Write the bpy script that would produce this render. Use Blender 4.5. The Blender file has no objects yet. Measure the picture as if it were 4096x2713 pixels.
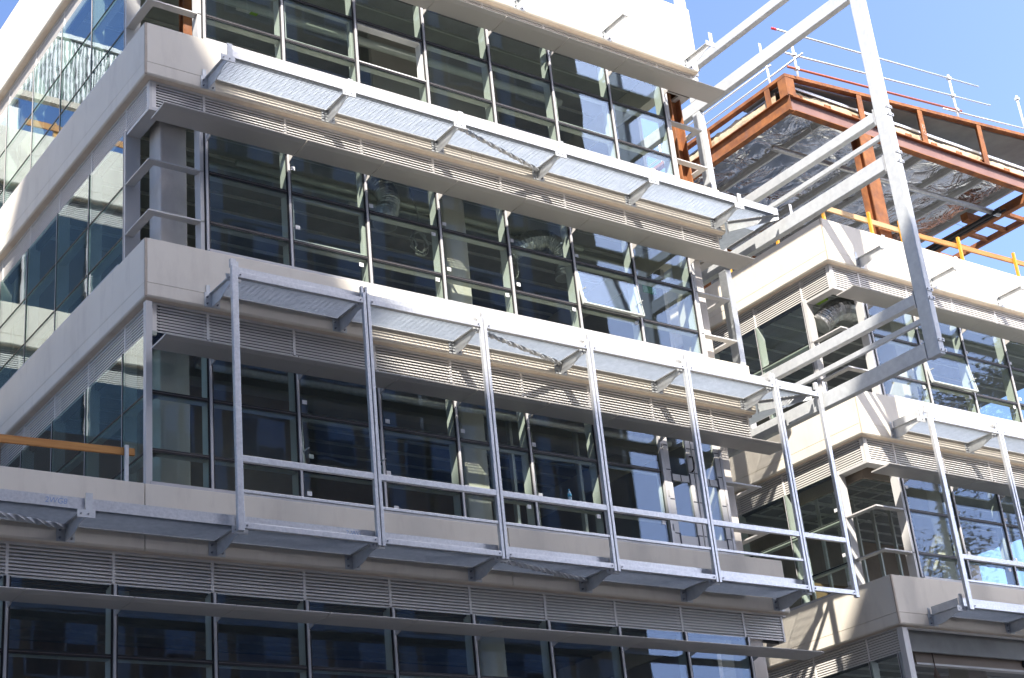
import bpy, bmesh, math, random
from mathutils import Vector, Matrix
random.seed(7)
S = bpy.context.scene
col = S.collection

# ------------------------------------------------------------------ camera
yaw, pitch, roll, fpx = 0.6564, 0.4192, -0.1032, 6351.8
cy, sy, cp, sp = math.cos(yaw), math.sin(yaw), math.cos(pitch), math.sin(pitch)
fw = Vector((sy*cp, cy*cp, sp)); rt = Vector((cy, -sy, 0)); up = rt.cross(fw)
c, s = math.cos(roll), math.sin(roll)
r2 = c*rt + s*up; u2 = -s*rt + c*up
cam = bpy.data.cameras.new('camera'); camo = bpy.data.objects.new('camera', cam); col.objects.link(camo)
M = Matrix.Identity(4)
for i in range(3):
    M[i][0] = r2[i]; M[i][1] = u2[i]; M[i][2] = -fw[i]
M[0][3], M[1][3], M[2][3] = -8.7511, -20.2864, -7.8836
camo.matrix_world = M
cam.sensor_fit = 'HORIZONTAL'; cam.sensor_width = 36.0; cam.lens = 36.0*fpx/4096.0
cam.clip_start = 0.1; cam.clip_end = 5000
S.camera = camo

# ------------------------------------------------------------------ sky, sun, exposure
SUN = Vector((0.82, 1.0, -1.29)).normalized()
W_ = bpy.data.worlds.new('World'); S.world = W_; W_.use_nodes = True
nt = W_.node_tree; nt.nodes.clear()
sky = nt.nodes.new('ShaderNodeTexSky'); sky.sky_type = 'NISHITA'; sky.sun_disc = False
sky.sun_elevation = math.asin(-SUN.z); sky.sun_rotation = math.atan2(0.82, -1.0)
sky.altitude = 50; sky.air_density = 0.5; sky.dust_density = 2.0; sky.ozone_density = 5.0
bg = nt.nodes.new('ShaderNodeBackground'); bg.inputs['Strength'].default_value = 0.15
wo = nt.nodes.new('ShaderNodeOutputWorld')
nt.links.new(sky.outputs[0], bg.inputs[0]); nt.links.new(bg.outputs[0], wo.inputs[0])
sl = bpy.data.lights.new('sun', 'SUN'); sl.energy = 3.0; sl.angle = math.radians(0.53); sl.color = (1.0, 0.95, 0.88)
so = bpy.data.objects.new('sun', sl); col.objects.link(so)
so.rotation_euler = SUN.to_track_quat('-Z', 'Y').to_euler()
so.location = (-20, -20, 60)
V = S.view_settings; S.display_settings.display_device = 'sRGB'
V.view_transform = 'Standard'; V.look = 'None'; V.gamma = 1.0; V.use_curve_mapping = False
V.exposure = 1.9
S.render.engine = 'CYCLES'
S.cycles.use_denoising = True
S.cycles.max_bounces = 8; S.cycles.diffuse_bounces = 4; S.cycles.glossy_bounces = 4
S.cycles.transparent_max_bounces = 16; S.cycles.transmission_bounces = 4
S.cycles.caustics_reflective = False; S.cycles.caustics_refractive = False
S.cycles.sample_clamp_indirect = 6.0

# ------------------------------------------------------------------ materials
MATS = {}
def nmat(name):
    m = bpy.data.materials.new(name); m.use_nodes = True; MATS[name] = m
    t = m.node_tree; b = t.nodes['Principled BSDF']
    return m, t, b
def N(t, ty, **kw):
    n = t.nodes.new(ty)
    for k, v in kw.items():
        if k in n.inputs: n.inputs[k].default_value = v
        else: setattr(n, k, v)
    return n
def surf(name, c1, c2=None, rough=0.6, metal=0.0, scale=3.0, bump=0.0, bscale=40.0, stretch=(1, 1, 1), spec=0.5, rvar=0.0, dirt=None, coat=0.0):
    """procedural surface: two-tone noise in world space, optional fine bump, roughness variation and dirt streaks"""
    m, t, b = nmat(name)
    g = N(t, 'ShaderNodeNewGeometry'); mp = N(t, 'ShaderNodeMapping'); mp.inputs['Scale'].default_value = stretch
    t.links.new(g.outputs['Position'], mp.inputs['Vector'])
    n1 = N(t, 'ShaderNodeTexNoise', Scale=scale, Detail=6.0, Roughness=0.6)
    t.links.new(mp.outputs[0], n1.inputs['Vector'])
    c2 = c2 or tuple(x*0.86 for x in c1)
    r = N(t, 'ShaderNodeValToRGB'); r.color_ramp.elements[0].position = 0.35; r.color_ramp.elements[1].position = 0.68
    r.color_ramp.elements[0].color = (*c2, 1); r.color_ramp.elements[1].color = (*c1, 1)
    t.links.new(n1.outputs['Fac'], r.inputs['Fac'])
    out = r.outputs['Color']
    if dirt:
        dc, dscale, dstr, amt = dirt
        mp2 = N(t, 'ShaderNodeMapping'); mp2.inputs['Scale'].default_value = dstr
        t.links.new(g.outputs['Position'], mp2.inputs['Vector'])
        n2 = N(t, 'ShaderNodeTexNoise', Scale=dscale, Detail=8.0, Roughness=0.65); t.links.new(mp2.outputs[0], n2.inputs['Vector'])
        r2_ = N(t, 'ShaderNodeValToRGB'); r2_.color_ramp.elements[0].position = 0.52; r2_.color_ramp.elements[1].position = 0.78
        t.links.new(n2.outputs['Fac'], r2_.inputs['Fac'])
        ma = N(t, 'ShaderNodeMath', operation='MULTIPLY'); ma.inputs[1].default_value = amt
        t.links.new(r2_.outputs['Color'], ma.inputs[0])
        mx = N(t, 'ShaderNodeMixRGB'); mx.inputs['Color2'].default_value = (*dc, 1)
        t.links.new(ma.outputs[0], mx.inputs['Fac']); t.links.new(out, mx.inputs['Color1']); out = mx.outputs['Color']
    t.links.new(out, b.inputs['Base Color'])
    b.inputs['Roughness'].default_value = rough; b.inputs['Metallic'].default_value = metal
    b.inputs['Specular IOR Level'].default_value = spec
    if coat: b.inputs['Coat Weight'].default_value = coat
    if rvar:
        mr = N(t, 'ShaderNodeMapRange'); mr.inputs['To Min'].default_value = max(0.05, rough-rvar); mr.inputs['To Max'].default_value = min(1, rough+rvar)
        n3 = N(t, 'ShaderNodeTexNoise', Scale=scale*2.7, Detail=5.0); t.links.new(mp.outputs[0], n3.inputs['Vector'])
        t.links.new(n3.outputs['Fac'], mr.inputs['Value']); t.links.new(mr.outputs[0], b.inputs['Roughness'])
    if bump:
        nb = N(t, 'ShaderNodeTexNoise', Scale=bscale, Detail=4.0); t.links.new(mp.outputs[0], nb.inputs['Vector'])
        bp = N(t, 'ShaderNodeBump', Strength=bump, Distance=0.02); t.links.new(nb.outputs['Fac'], bp.inputs['Height'])
        t.links.new(bp.outputs[0], b.inputs['Normal'])
    return m

surf('concrete', (0.80, 0.73, 0.61), (0.75, 0.68, 0.565), rough=0.78, scale=0.9, bump=0.05, bscale=60, dirt=((0.40, 0.33, 0.27), 2.2, (1.2, 1.2, 0.35), 0.30))
surf('concrete_joint', (0.56, 0.46, 0.36), rough=0.85, scale=5)
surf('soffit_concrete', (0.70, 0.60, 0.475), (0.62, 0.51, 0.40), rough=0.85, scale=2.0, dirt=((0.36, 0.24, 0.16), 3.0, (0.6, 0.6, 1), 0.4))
surf('column_concrete', (0.68, 0.63, 0.565), (0.60, 0.55, 0.49), rough=0.85, scale=1.6, bump=0.08, bscale=30, dirt=((0.30, 0.25, 0.22), 2.5, (1, 1, 0.5), 0.4))
surf('louvre_paint', (0.74, 0.705, 0.655), (0.69, 0.655, 0.61), rough=0.42, scale=2.0)
surf('blade_paint', (0.54, 0.51, 0.465), (0.51, 0.48, 0.435), rough=0.45, scale=1.2, rvar=0.08)
surf('frame_paint', (0.60, 0.58, 0.55), (0.56, 0.54, 0.51), rough=0.4, scale=2.0)
surf('cap_alu', (0.58, 0.56, 0.545), (0.52, 0.50, 0.485), rough=0.4, metal=0.1, scale=4.0)
surf('inner_frame', (0.62, 0.63, 0.60), rough=0.5, scale=2.0)
surf('gasket', (0.012, 0.011, 0.012), rough=0.5, scale=2.0)
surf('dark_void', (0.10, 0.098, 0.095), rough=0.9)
surf('galv', (0.70, 0.70, 0.70), (0.56, 0.565, 0.57), rough=0.40, metal=0.55, scale=22.0, bump=0.02, bscale=120, rvar=0.10, dirt=((0.40, 0.41, 0.42), 3.0, (1, 1, 0.3), 0.35))
surf('galv_dull', (0.66, 0.67, 0.66), (0.56, 0.57, 0.57), rough=0.55, metal=0.3, scale=9.0, bump=0.04, bscale=70, rvar=0.12, dirt=((0.42, 0.41, 0.39), 2.0, (1, 1, 0.5), 0.35))
surf('galv_grating', (0.42, 0.46, 0.50), (0.34, 0.38, 0.42), rough=0.42, metal=0.55, scale=9.0)
surf('bolt_steel', (0.35, 0.36, 0.38), rough=0.35, metal=0.8, scale=30)
surf('rust', (0.40, 0.15, 0.045), (0.20, 0.075, 0.032), rough=0.85, scale=3.5, bump=0.2, bscale=60, dirt=((0.20, 0.13, 0.12), 5.0, (1, 1, 1), 0.6))
surf('primer', (0.30, 0.17, 0.14), (0.24, 0.13, 0.11), rough=0.7, scale=2.0)
surf('insulation', (0.60, 0.50, 0.34), (0.44, 0.36, 0.24), rough=0.95, scale=5.0, bump=0.6, bscale=14)
surf('timber', (0.56, 0.27, 0.07), (0.42, 0.17, 0.04), rough=0.7, scale=3.0, stretch=(0.4, 8, 8), dirt=((0.10, 0.05, 0.03), 2.5, (0.5, 6, 6), 0.6))
surf('timber_pale', (0.62, 0.42, 0.22), (0.50, 0.30, 0.14), rough=0.75, scale=3.0, stretch=(0.4, 8, 8), dirt=((0.2, 0.1, 0.05), 2.5, (0.5, 6, 6), 0.6))
surf('packing_timber', (0.26, 0.17, 0.085), (0.20, 0.125, 0.06), rough=0.8, scale=3)
surf('yellow_paint', (0.72, 0.36, 0.03), (0.6, 0.27, 0.02), rough=0.55, scale=4)
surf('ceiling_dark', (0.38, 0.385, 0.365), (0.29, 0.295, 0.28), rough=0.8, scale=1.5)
surf('deck_steel', (0.74, 0.75, 0.72), (0.64, 0.65, 0.62), rough=0.5, metal=0.4, scale=4)
surf('plaster', (0.42, 0.40, 0.37), (0.36, 0.34, 0.31), rough=0.85, scale=0.8)
surf('wall_inside', (0.45, 0.375, 0.30), (0.30, 0.245, 0.20), rough=0.85, scale=0.7)  # brown of the brick mirrored in the front glass, put into the wall colour
surf('bronze', (0.13, 0.115, 0.11), rough=0.4, scale=3)
surf('floor_inside', (0.22, 0.21, 0.20), rough=0.8, scale=1.0)
surf('pipe_paint', (0.52, 0.55, 0.50), rough=0.5, scale=2)
surf('white_paint', (0.78, 0.77, 0.74), rough=0.6, scale=2)
surf('sticker', (0.82, 0.81, 0.78), (0.74, 0.73, 0.71), rough=0.6, scale=20)
surf('tape', (0.02, 0.022, 0.04), rough=0.6)
surf('exit_green', (0.0, 0.22, 0.07), rough=0.5)
surf('lime', (0.35, 0.60, 0.03), rough=0.5)
surf('red_plastic', (0.75, 0.03, 0.04), rough=0.4)
surf('red_tube', (0.48, 0.13, 0.06), (0.38, 0.09, 0.04), rough=0.6, scale=6)
surf('cable', (0.45, 0.46, 0.42), rough=0.5, scale=10)
surf('tan_board', (0.32, 0.26, 0.205), (0.28, 0.225, 0.18), rough=0.8, scale=1.2)
surf('tassel_red', (0.25, 0.12, 0.09), (0.30, 0.27, 0.22), rough=0.95, scale=25)
surf('bottle_blue', (0.10, 0.42, 0.55), rough=0.15, scale=3)
surf('bottle_clear', (0.50, 0.66, 0.68), rough=0.1, scale=3)
surf('asphalt', (0.11, 0.108, 0.105), (0.085, 0.083, 0.08), rough=0.9, scale=2, bump=0.3, bscale=120)
surf('paving', (0.42, 0.40, 0.37), (0.36, 0.34, 0.31), rough=0.85, scale=1.5)
surf('marker_blue', (0.28, 0.40, 0.62), rough=0.7)
surf('chalk', (0.62, 0.50, 0.42), rough=0.9)
surf('bark', (0.09, 0.06, 0.045), rough=0.9, scale=6, bump=0.5, bscale=20)
surf('leaf', (0.055, 0.09, 0.03), (0.03, 0.055, 0.018), rough=0.6, scale=1.2)
surf('corrugated', (0.50, 0.50, 0.49), (0.44, 0.44, 0.43), rough=0.4, metal=0.4, scale=2)
surf('pilaster', (0.58, 0.58, 0.58), (0.52, 0.52, 0.52), rough=0.8, scale=1.0)
surf('tower_render', (0.40, 0.38, 0.35), rough=0.85, scale=0.6)
surf('blind', (0.45, 0.52, 0.60), (0.38, 0.45, 0.53), rough=0.5, scale=0.4)

def foil():
    m, t, b = nmat('foil')
    b.inputs['Base Color'].default_value = (0.80, 0.79, 0.76, 1); b.inputs['Metallic'].default_value = 1.0; b.inputs['Roughness'].default_value = 0.20
    g = N(t, 'ShaderNodeNewGeometry')
    v = N(t, 'ShaderNodeTexNoise', Scale=1.0, Detail=3.5, Roughness=0.55, Distortion=1.2); t.links.new(g.outputs['Position'], v.inputs['Vector'])
    bp = N(t, 'ShaderNodeBump', Strength=0.6, Distance=0.4); t.links.new(v.outputs['Fac'], bp.inputs['Height'])
    t.links.new(bp.outputs[0], b.inputs['Normal'])
foil()
surf('foil_duct', (0.62, 0.62, 0.60), (0.45, 0.45, 0.44), rough=0.32, metal=0.85, scale=10, bump=0.5, bscale=18)

def glassmat(name, tint, ior, wav, rough=0.0, dust=0.05, refl=(0.66, 0.80, 1.0)):
    m = bpy.data.materials.new(name); m.use_nodes = True; MATS[name] = m
    t = m.node_tree; t.nodes.clear()
    g = N(t, 'ShaderNodeNewGeometry')
    n = N(t, 'ShaderNodeTexNoise', Scale=1.9, Detail=1.5, Roughness=0.45); t.links.new(g.outputs['Position'], n.inputs['Vector'])
    bp = N(t, 'ShaderNodeBump', Strength=wav, Distance=0.012); t.links.new(n.outputs['Fac'], bp.inputs['Height'])
    lw = N(t, 'ShaderNodeLayerWeight'); lw.inputs['Blend'].default_value = 0.5
    f0 = ((ior-1)/(ior+1))**2
    pw = N(t, 'ShaderNodeMath', operation='POWER'); pw.inputs[1].default_value = 5.0; t.links.new(lw.outputs['Facing'], pw.inputs[0])
    fr = N(t, 'ShaderNodeMath', operation='MULTIPLY_ADD'); fr.inputs[1].default_value = 1-f0; fr.inputs[2].default_value = f0; t.links.new(pw.outputs[0], fr.inputs[0])
    gl = N(t, 'ShaderNodeBsdfGlossy'); gl.inputs['Roughness'].default_value = rough; gl.inputs['Color'].default_value = (*refl, 1)
    t.links.new(bp.outputs[0], gl.inputs['Normal'])
    tr = N(t, 'ShaderNodeBsdfTransparent'); tr.inputs['Color'].default_value = (*tint, 1)
    mx = N(t, 'ShaderNodeMixShader'); t.links.new(fr.outputs[0], mx.inputs[0]); t.links.new(tr.outputs[0], mx.inputs[1]); t.links.new(gl.outputs[0], mx.inputs[2])
    # construction dust: thin streaky film
    df = N(t, 'ShaderNodeBsdfDiffuse'); df.inputs['Color'].default_value = (0.55, 0.53, 0.49, 1)
    mp = N(t, 'ShaderNodeMapping'); mp.inputs['Scale'].default_value = (5, 5, 0.5); t.links.new(g.outputs['Position'], mp.inputs['Vector'])
    n2 = N(t, 'ShaderNodeTexNoise', Scale=4.0, Detail=4.0, Roughness=0.6); t.links.new(mp.outputs[0], n2.inputs['Vector'])
    n3 = N(t, 'ShaderNodeTexNoise', Scale=0.9, Detail=2.0); t.links.new(g.outputs['Position'], n3.inputs['Vector'])
    mr = N(t, 'ShaderNodeMapRange'); mr.inputs['From Min'].default_value = 0.42; mr.inputs['From Max'].default_value = 0.8
    mr.inputs['To Max'].default_value = dust*1.0
    t.links.new(n2.outputs['Fac'], mr.inputs['Value'])
    mu = N(t, 'ShaderNodeMath', operation='MULTIPLY'); t.links.new(mr.outputs[0], mu.inputs[0]); t.links.new(n3.outputs['Fac'], mu.inputs[1])
    mx2 = N(t, 'ShaderNodeMixShader'); t.links.new(mu.outputs[0], mx2.inputs[0]); t.links.new(mx.outputs[0], mx2.inputs[1]); t.links.new(df.outputs[0], mx2.inputs[2])
    o = N(t, 'ShaderNodeOutputMaterial'); t.links.new(mx2.outputs[0], o.inputs[0])
glassmat('glass', (0.90, 0.935, 0.90), 1.56, 0.05, dust=0.012, refl=(0.52, 0.66, 0.94))
glassmat('glass_side', (0.80, 0.88, 0.84), 2.1, 0.10, dust=0.0, refl=(0.80, 0.90, 1.0))
def darkglass():
    m, t, b = nmat('far_glass')
    b.inputs['Base Color'].default_value = (0.03, 0.05, 0.08, 1); b.inputs['Roughness'].default_value = 0.05; b.inputs['Specular IOR Level'].default_value = 0.8
darkglass()
def brick():
    m, t, b = nmat('brick')
    tc = N(t, 'ShaderNodeNewGeometry')
    cx = N(t, 'ShaderNodeSeparateXYZ'); t.links.new(tc.outputs['Position'], cx.inputs[0])
    ad = N(t, 'ShaderNodeMath', operation='ADD'); t.links.new(cx.outputs['X'], ad.inputs[0]); t.links.new(cx.outputs['Y'], ad.inputs[1])
    cb = N(t, 'ShaderNodeCombineXYZ'); t.links.new(ad.outputs[0], cb.inputs['X']); t.links.new(cx.outputs['Z'], cb.inputs['Y'])
    br = N(t, 'ShaderNodeTexBrick', Scale=2.2); t.links.new(cb.outputs[0], br.inputs['Vector'])
    br.inputs['Color1'].default_value = (0.47, 0.28, 0.165, 1); br.inputs['Color2'].default_value = (0.40, 0.23, 0.135, 1); br.inputs['Mortar'].default_value = (0.45, 0.38, 0.3, 1)
    t.links.new(br.outputs['Color'], b.inputs['Base Color']); b.inputs['Roughness'].default_value = 0.9
brick()

# ------------------------------------------------------------------ mesh helpers
class MB:
    def __init__(s): s.v = []; s.f = []; s.mi = []; s.m = 0
    def add(s, vs, fs):
        k = len(s.v); s.v += [tuple(v) for v in vs]
        for f in fs: s.f.append(tuple(i+k for i in f)); s.mi.append(s.m)
        return s
    def box(s, x0, x1, y0, y1, z0, z1):
        vs = [(x0,y0,z0),(x1,y0,z0),(x1,y1,z0),(x0,y1,z0),(x0,y0,z1),(x1,y0,z1),(x1,y1,z1),(x0,y1,z1)]
        return s.add(vs, [(3,2,1,0),(4,5,6,7),(0,1,5,4),(1,2,6,5),(2,3,7,6),(3,0,4,7)])
    def prism(s, poly, axis, a, b):
        """poly: 2-D outline; axis x: (y,z), axis y: (x,z), axis z: (x,y)"""
        def P(p, t):
            return (t, p[0], p[1]) if axis == 'x' else (p[0], t, p[1]) if axis == 'y' else (p[0], p[1], t)
        n = len(poly); vs = [P(p, a) for p in poly] + [P(p, b) for p in poly]
        ar = sum(poly[i][0]*poly[(i+1) % n][1]-poly[(i+1) % n][0]*poly[i][1] for i in range(n))
        fs = [tuple(range(n-1, -1, -1)), tuple(range(n, 2*n))] + [(i, (i+1) % n, n+(i+1) % n, n+i) for i in range(n)]
        if (ar < 0) != (axis == 'y'): fs = [tuple(reversed(f)) for f in fs]
        return s.add(vs, fs)
    def tube(s, pts, r, n=10, caps=True, rads=None):
        pts = [Vector(p) for p in pts]; rings = []
        for i, p in enumerate(pts):
            d = (pts[min(i+1, len(pts)-1)] - pts[max(i-1, 0)]).normalized()
            a = Vector((0, 0, 1)) if abs(d.z) < 0.9 else Vector((1, 0, 0))
            e1 = d.cross(a).normalized(); e2 = d.cross(e1)
            rr = rads[i] if rads else r
            rings.append([p + rr*(math.cos(2*math.pi*k/n)*e1 + math.sin(2*math.pi*k/n)*e2) for k in range(n)])
        k0 = len(s.v)
        for ring in rings: s.v += [tuple(q) for q in ring]
        for i in range(len(rings)-1):
            for k in range(n):
                s.f.append((k0+i*n+k, k0+i*n+(k+1) % n, k0+(i+1)*n+(k+1) % n, k0+(i+1)*n+k)[::-1]); s.mi.append(s.m)
        if caps:
            s.f.append(tuple(k0+k for k in range(n))); s.mi.append(s.m)
            s.f.append(tuple(k0+(len(rings)-1)*n+k for k in range(n-1, -1, -1))); s.mi.append(s.m)
        return s
    def mesh(s, name, mats, swap=False, smooth=False):
        v = [(b, a, c_) for a, b, c_ in s.v] if swap else s.v
        f = [tuple(reversed(q)) for q in s.f] if swap else s.f
        me = bpy.data.meshes.new(name); me.from_pydata(v, [], f)
        for m in ([mats] if isinstance(mats, str) else mats): me.materials.append(MATS[m])
        me.polygons.foreach_set('material_index', s.mi)
        if smooth:
            me.polygons.foreach_set('use_smooth', [True]*len(me.polygons))
        me.update(); return me

WT = {}
def link(name, me, parent=None, loc=(0, 0, 0), rot=None, bevel=0.0):
    o = bpy.data.objects.new(name, me); col.objects.link(o)
    o.location = loc; WT[o.name] = Vector(loc)
    if rot: o.rotation_euler = rot
    if parent is not None:
        o.parent = parent; o.matrix_parent_inverse = Matrix.Translation(-WT[parent.name])
    if bevel:
        bm_ = o.modifiers.new('edge', 'BEVEL'); bm_.width = bevel; bm_.segments = 2; bm_.limit_method = 'ANGLE'
    return o
def thing(name, label, cat, loc=(0, 0, 0), group=None):
    o = link(name, None, None, loc); o.empty_display_size = 0.3
    return tag(o, label, cat, group)
def tag(o, label, cat, group=None):
    o['label'] = label; o['category'] = cat
    if group: o['group'] = group
    return o
def struct(o): o['kind'] = 'structure'; return o
def stuff(o): o['kind'] = 'stuff'; return o

class Face:
    """a facade: u runs along it, v goes inward, z up; front faces run in +x, side faces in +y"""
    def __init__(s, ox, oy, side=False): s.o = Vector((ox, oy, 0)); s.side = side
    def at(s, u, z, v=0.0):
        return s.o + (Vector((v, u, z)) if s.side else Vector((u, v, z)))
CACHE = {}
def put(name, key, fn, mats, parent, face, u, z, bevel=0.0, v=0.0, rot=None):
    k = (key, face.side)
    if k not in CACHE:
        mb = MB(); fn(mb); CACHE[k] = mb.mesh(name, mats, swap=face.side)
    return link(name, CACHE[k], parent, face.at(u, z, v), rot, bevel)

# ------------------------------------------------------------------ facade kit
def spandrel(parent, face, u0, u1, zt, zb, joints=(), lead=0.0, tail=0.0):
    """one concrete upstand: upper panels, a lower band below a fine groove, a soffit strip and the flashing under it"""
    def base(mb): mb.box(u0+0.03, u1-0.03, 0.03, 0.30, zb+0.02, zt-0.02)
    root = put('spandrel', ('sp', u0, u1, zt, zb), base, 'concrete', parent, face, 0, 0)
    cuts = [u0+lead] + list(joints) + [u1-tail]
    for a, b in zip(cuts[:-1], cuts[1:]):
        w = b-a-0.012
        zg = zb+0.235
        def panel(mb, w=w, h=zt-zg-0.006): mb.box(0, w, 0, 0.2, 0, h)
        def band(mb, w=w, h=zg-zb):
            mb.prism([(0, h), (0.0, 0.03), (0.012, 0.008), (0.035, 0.0), (0.17, 0.0), (0.17, h)], 'x', 0, w)
        put('concrete_panel', ('pan', round(w, 4), round(zt-zg, 3)), panel, 'concrete', root, face, a+0.006, zg+0.006, bevel=0.006)
        put('concrete_band', ('band', round(w, 4), round(zg-zb, 3)), band, 'concrete', root, face, a+0.006, zb)
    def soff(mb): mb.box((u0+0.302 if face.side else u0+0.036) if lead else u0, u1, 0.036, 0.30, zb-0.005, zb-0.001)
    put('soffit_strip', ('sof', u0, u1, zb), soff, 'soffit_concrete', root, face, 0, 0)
    def flash(mb): mb.box(u0+((0.203 if face.side else 0.14) if lead else 0), u1, 0.140, 0.20, zb-0.045, zb-0.0055)
    put('flashing', ('fl', u0, u1, zb), flash, 'frame_paint', root, face, 0, 0)
    return root

NSL = 9
def louvres(parent, face, u, w, z, single=True):
    """bank of horizontal slats, z = bottom; vertical post on its left"""
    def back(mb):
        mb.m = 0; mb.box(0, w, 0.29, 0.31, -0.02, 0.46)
        mb.m = 1; mb.box(-0.022, 0.022, 0.142, 0.25, -0.06, 0.46)
    root = put('louvre_bank', ('lb', w), back, ['dark_void', 'louvre_paint'], parent, face, u, z)
    def slat(mb): mb.prism([(0.150, 0.0), (0.150, 0.024), (0.156, 0.028), (0.200, 0.060), (0.206, 0.054), (0.163, 0.004)], 'x', 0.022, w-0.022)
    if single:
        for i in range(NSL):
            put('slat', ('slat', w), slat, 'louvre_paint', root, face, u, z+i*0.05)
    else:
        def slats(mb):
            for i in range(NSL):
                k = len(mb.v); slat(mb)
                mb.v[k:] = [(a, b, c_+i*0.05) for a, b, c_ in mb.v[k:]]
        stuff(put('slat_set', ('slats', w), slats, 'louvre_paint', root, face, u, z))
    return root

T1, T2, TOP, SILL = 0.57, 1.49, 2.5, 0.055
def window(parent, face, u, w, z, glass='glass', sash=(), skip=(), tilt=None, stickers=(), head=TOP, bottom=None, inner=True):
    """one glazed bay with its left mullion, two transoms, sill and three panes"""
    b0 = SILL if bottom is None else bottom
    def fr(mb):
        mb.m = 0
        if face.side:
            mb.box(-0.007, 0.007, 0.096, 0.112, 0.03, head); mb.box(0.0, w, 0.02, 0.14, 0.002, SILL)
            mb.m = 1
            mb.box(-0.016, 0.016, 0.104, 0.109, SILL, head)
            for q in (T1, T2): mb.box(0.016, w-0.016, 0.100, 0.109, q-0.013, q+0.013)
            mb.m = 3
            (mb.box(-0.035, 0.035, 0.136, 0.33, SILL, head) if inner else None)
            for q in (T1, T2): mb.box(0.035, w-0.035, 0.136, 0.27, q-0.035, q+0.03)
            return
        mb.box(-0.019, 0.019, 0.075, 0.098, 0.03, head)                       # outer cap
        mb.box(0.0, w, 0.02, 0.14, 0.002, SILL)                                # sill
        mb.m = 1
        mb.box(-0.050, 0.050, 0.098, 0.107, SILL, head)
        for q in (T1, T2): mb.box(0.05, w-0.05, 0.094, 0.107, q-0.032, q+0.030)
        mb.box(0.046, w-0.046, 0.10, 0.108, SILL+0.002, SILL+0.03)
        mb.m = 2
        for q in (T1, T2): mb.box(0.05, w-0.05, 0.086, 0.094, q-0.006, q+0.004)
        mb.m = 3
        if inner: mb.box(-0.035, 0.035, 0.136, 0.33, SILL, head)
        for q in (T1, T2): mb.box(0.035, w-0.035, 0.136, 0.27, q-0.035, q+0.03)
    root = put('window', ('win', w, head, inner), fr, ['cap_alu', 'gasket', 'bronze', 'inner_frame'], parent, face, u, z)
    lims = [(b0, T1), (T1, T2), (T2, head)]
    for i, (a, b) in enumerate(lims):
        if i in skip: continue
        def pane(mb, h=b-a): mb.box(0.004 if face.side else 0.03, w-(0.004 if face.side else 0.03), 0.110, 0.130, 0.004, h-0.004)
        rot = None
        e = [random.gauss(0, 0.0011), random.gauss(0, 0.0011)]
        rot = (0, e[0], e[1]) if face.side else (e[0], 0, e[1])
        dz, dv = 0, 0
        if tilt and i == 1:
            h = b-a
            pn = put('pane', ('pane', w, round(h, 3), glass), pane, glass, root, face, u, z+a)
            ang = tilt; pn.rotation_euler = (-ang, 0, 0)
            # hinge at the top: move so that the top edge stays in place
            pn.location = Vector(pn.location) + Vector((0, -h*math.sin(ang)+0.11*(1-math.cos(ang)), h*(1-math.cos(ang))+0.11*math.sin(ang)))
            def sf(mb, h=h):
                for x0, x1, z0, z1 in ((0.03, 0.075, 0, h), (w-0.075, w-0.03, 0, h), (0.075, w-0.075, 0, 0.045), (0.075, w-0.075, h-0.045, h)):
                    mb.box(x0, x1, 0.131, 0.165, z0, z1)
                mb.m = 1
                for x0, x1, z0, z1 in ((0.02, 0.03, 0, h), (w-0.03, w-0.02, 0, h), (0.02, w-0.02, -0.01, 0.003)):
                    mb.box(x0, x1, 0.100, 0.165, z0, z1)
            k = put('sash_frame', ('sft', w, round(h, 3)), sf, ['inner_frame', 'inner_frame'], root, face, u, z+a)
            k.location = pn.location; k.rotation_euler = pn.rotation_euler
            # fixed frame seen in the gap and stay arms
            def stay(mb, h=h): mb.box(0.05, 0.065, -h*math.sin(ang)*0.55, 0.15, 0.30, 0.315); mb.box(w-0.065, w-0.05, -h*math.sin(ang)*0.55, 0.15, 0.30, 0.315)
            put('stay_arm', ('stay', w), stay, 'inner_frame', root, face, u, z+a)
            continue
        put('pane', ('pane', w, round(b-a, 3), glass), pane, glass, root, face, u, z+a, rot=rot)
        if i in sash:
            def sf2(mb, h=b-a):
                for x0, x1, z0, z1 in ((0.045, 0.095, 0.03, h-0.03), (w-0.095, w-0.045, 0.03, h-0.03), (0.095, w-0.095, 0.03, 0.075), (0.095, w-0.095, h-0.075, h-0.03)):
                    mb.box(x0, x1, 0.134, 0.18, z0, z1)
            put('sash_frame', ('sf2', w, round(b-a, 3)), sf2, 'inner_frame', root, face, u, z+a)
    for (su, sz) in stickers:
        def stk(mb): mb.box(-0.042, 0.042, 0.1085, 0.1095, -0.036, 0.036)
        put('sticker', 'stick', stk, 'sticker', root, face, u+su, z+sz, rot=(0, random.gauss(0, 0.02), 0))
    return root
def end_mullion(parent, face, u, z, head=TOP):
    def fr(mb):
        mb.m = 0; mb.box(-0.019, 0.019, 0.075, 0.098, 0.03, head)
        mb.m = 1; mb.box(-0.050, 0.050, 0.098, 0.107, SILL, head)
        mb.m = 2; mb.box(-0.035, 0.035, 0.136, 0.33, SILL, head)
    return put('mullion', ('emul', head), fr, ['cap_alu', 'gasket', 'inner_frame'], parent, face, u, z)

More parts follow.
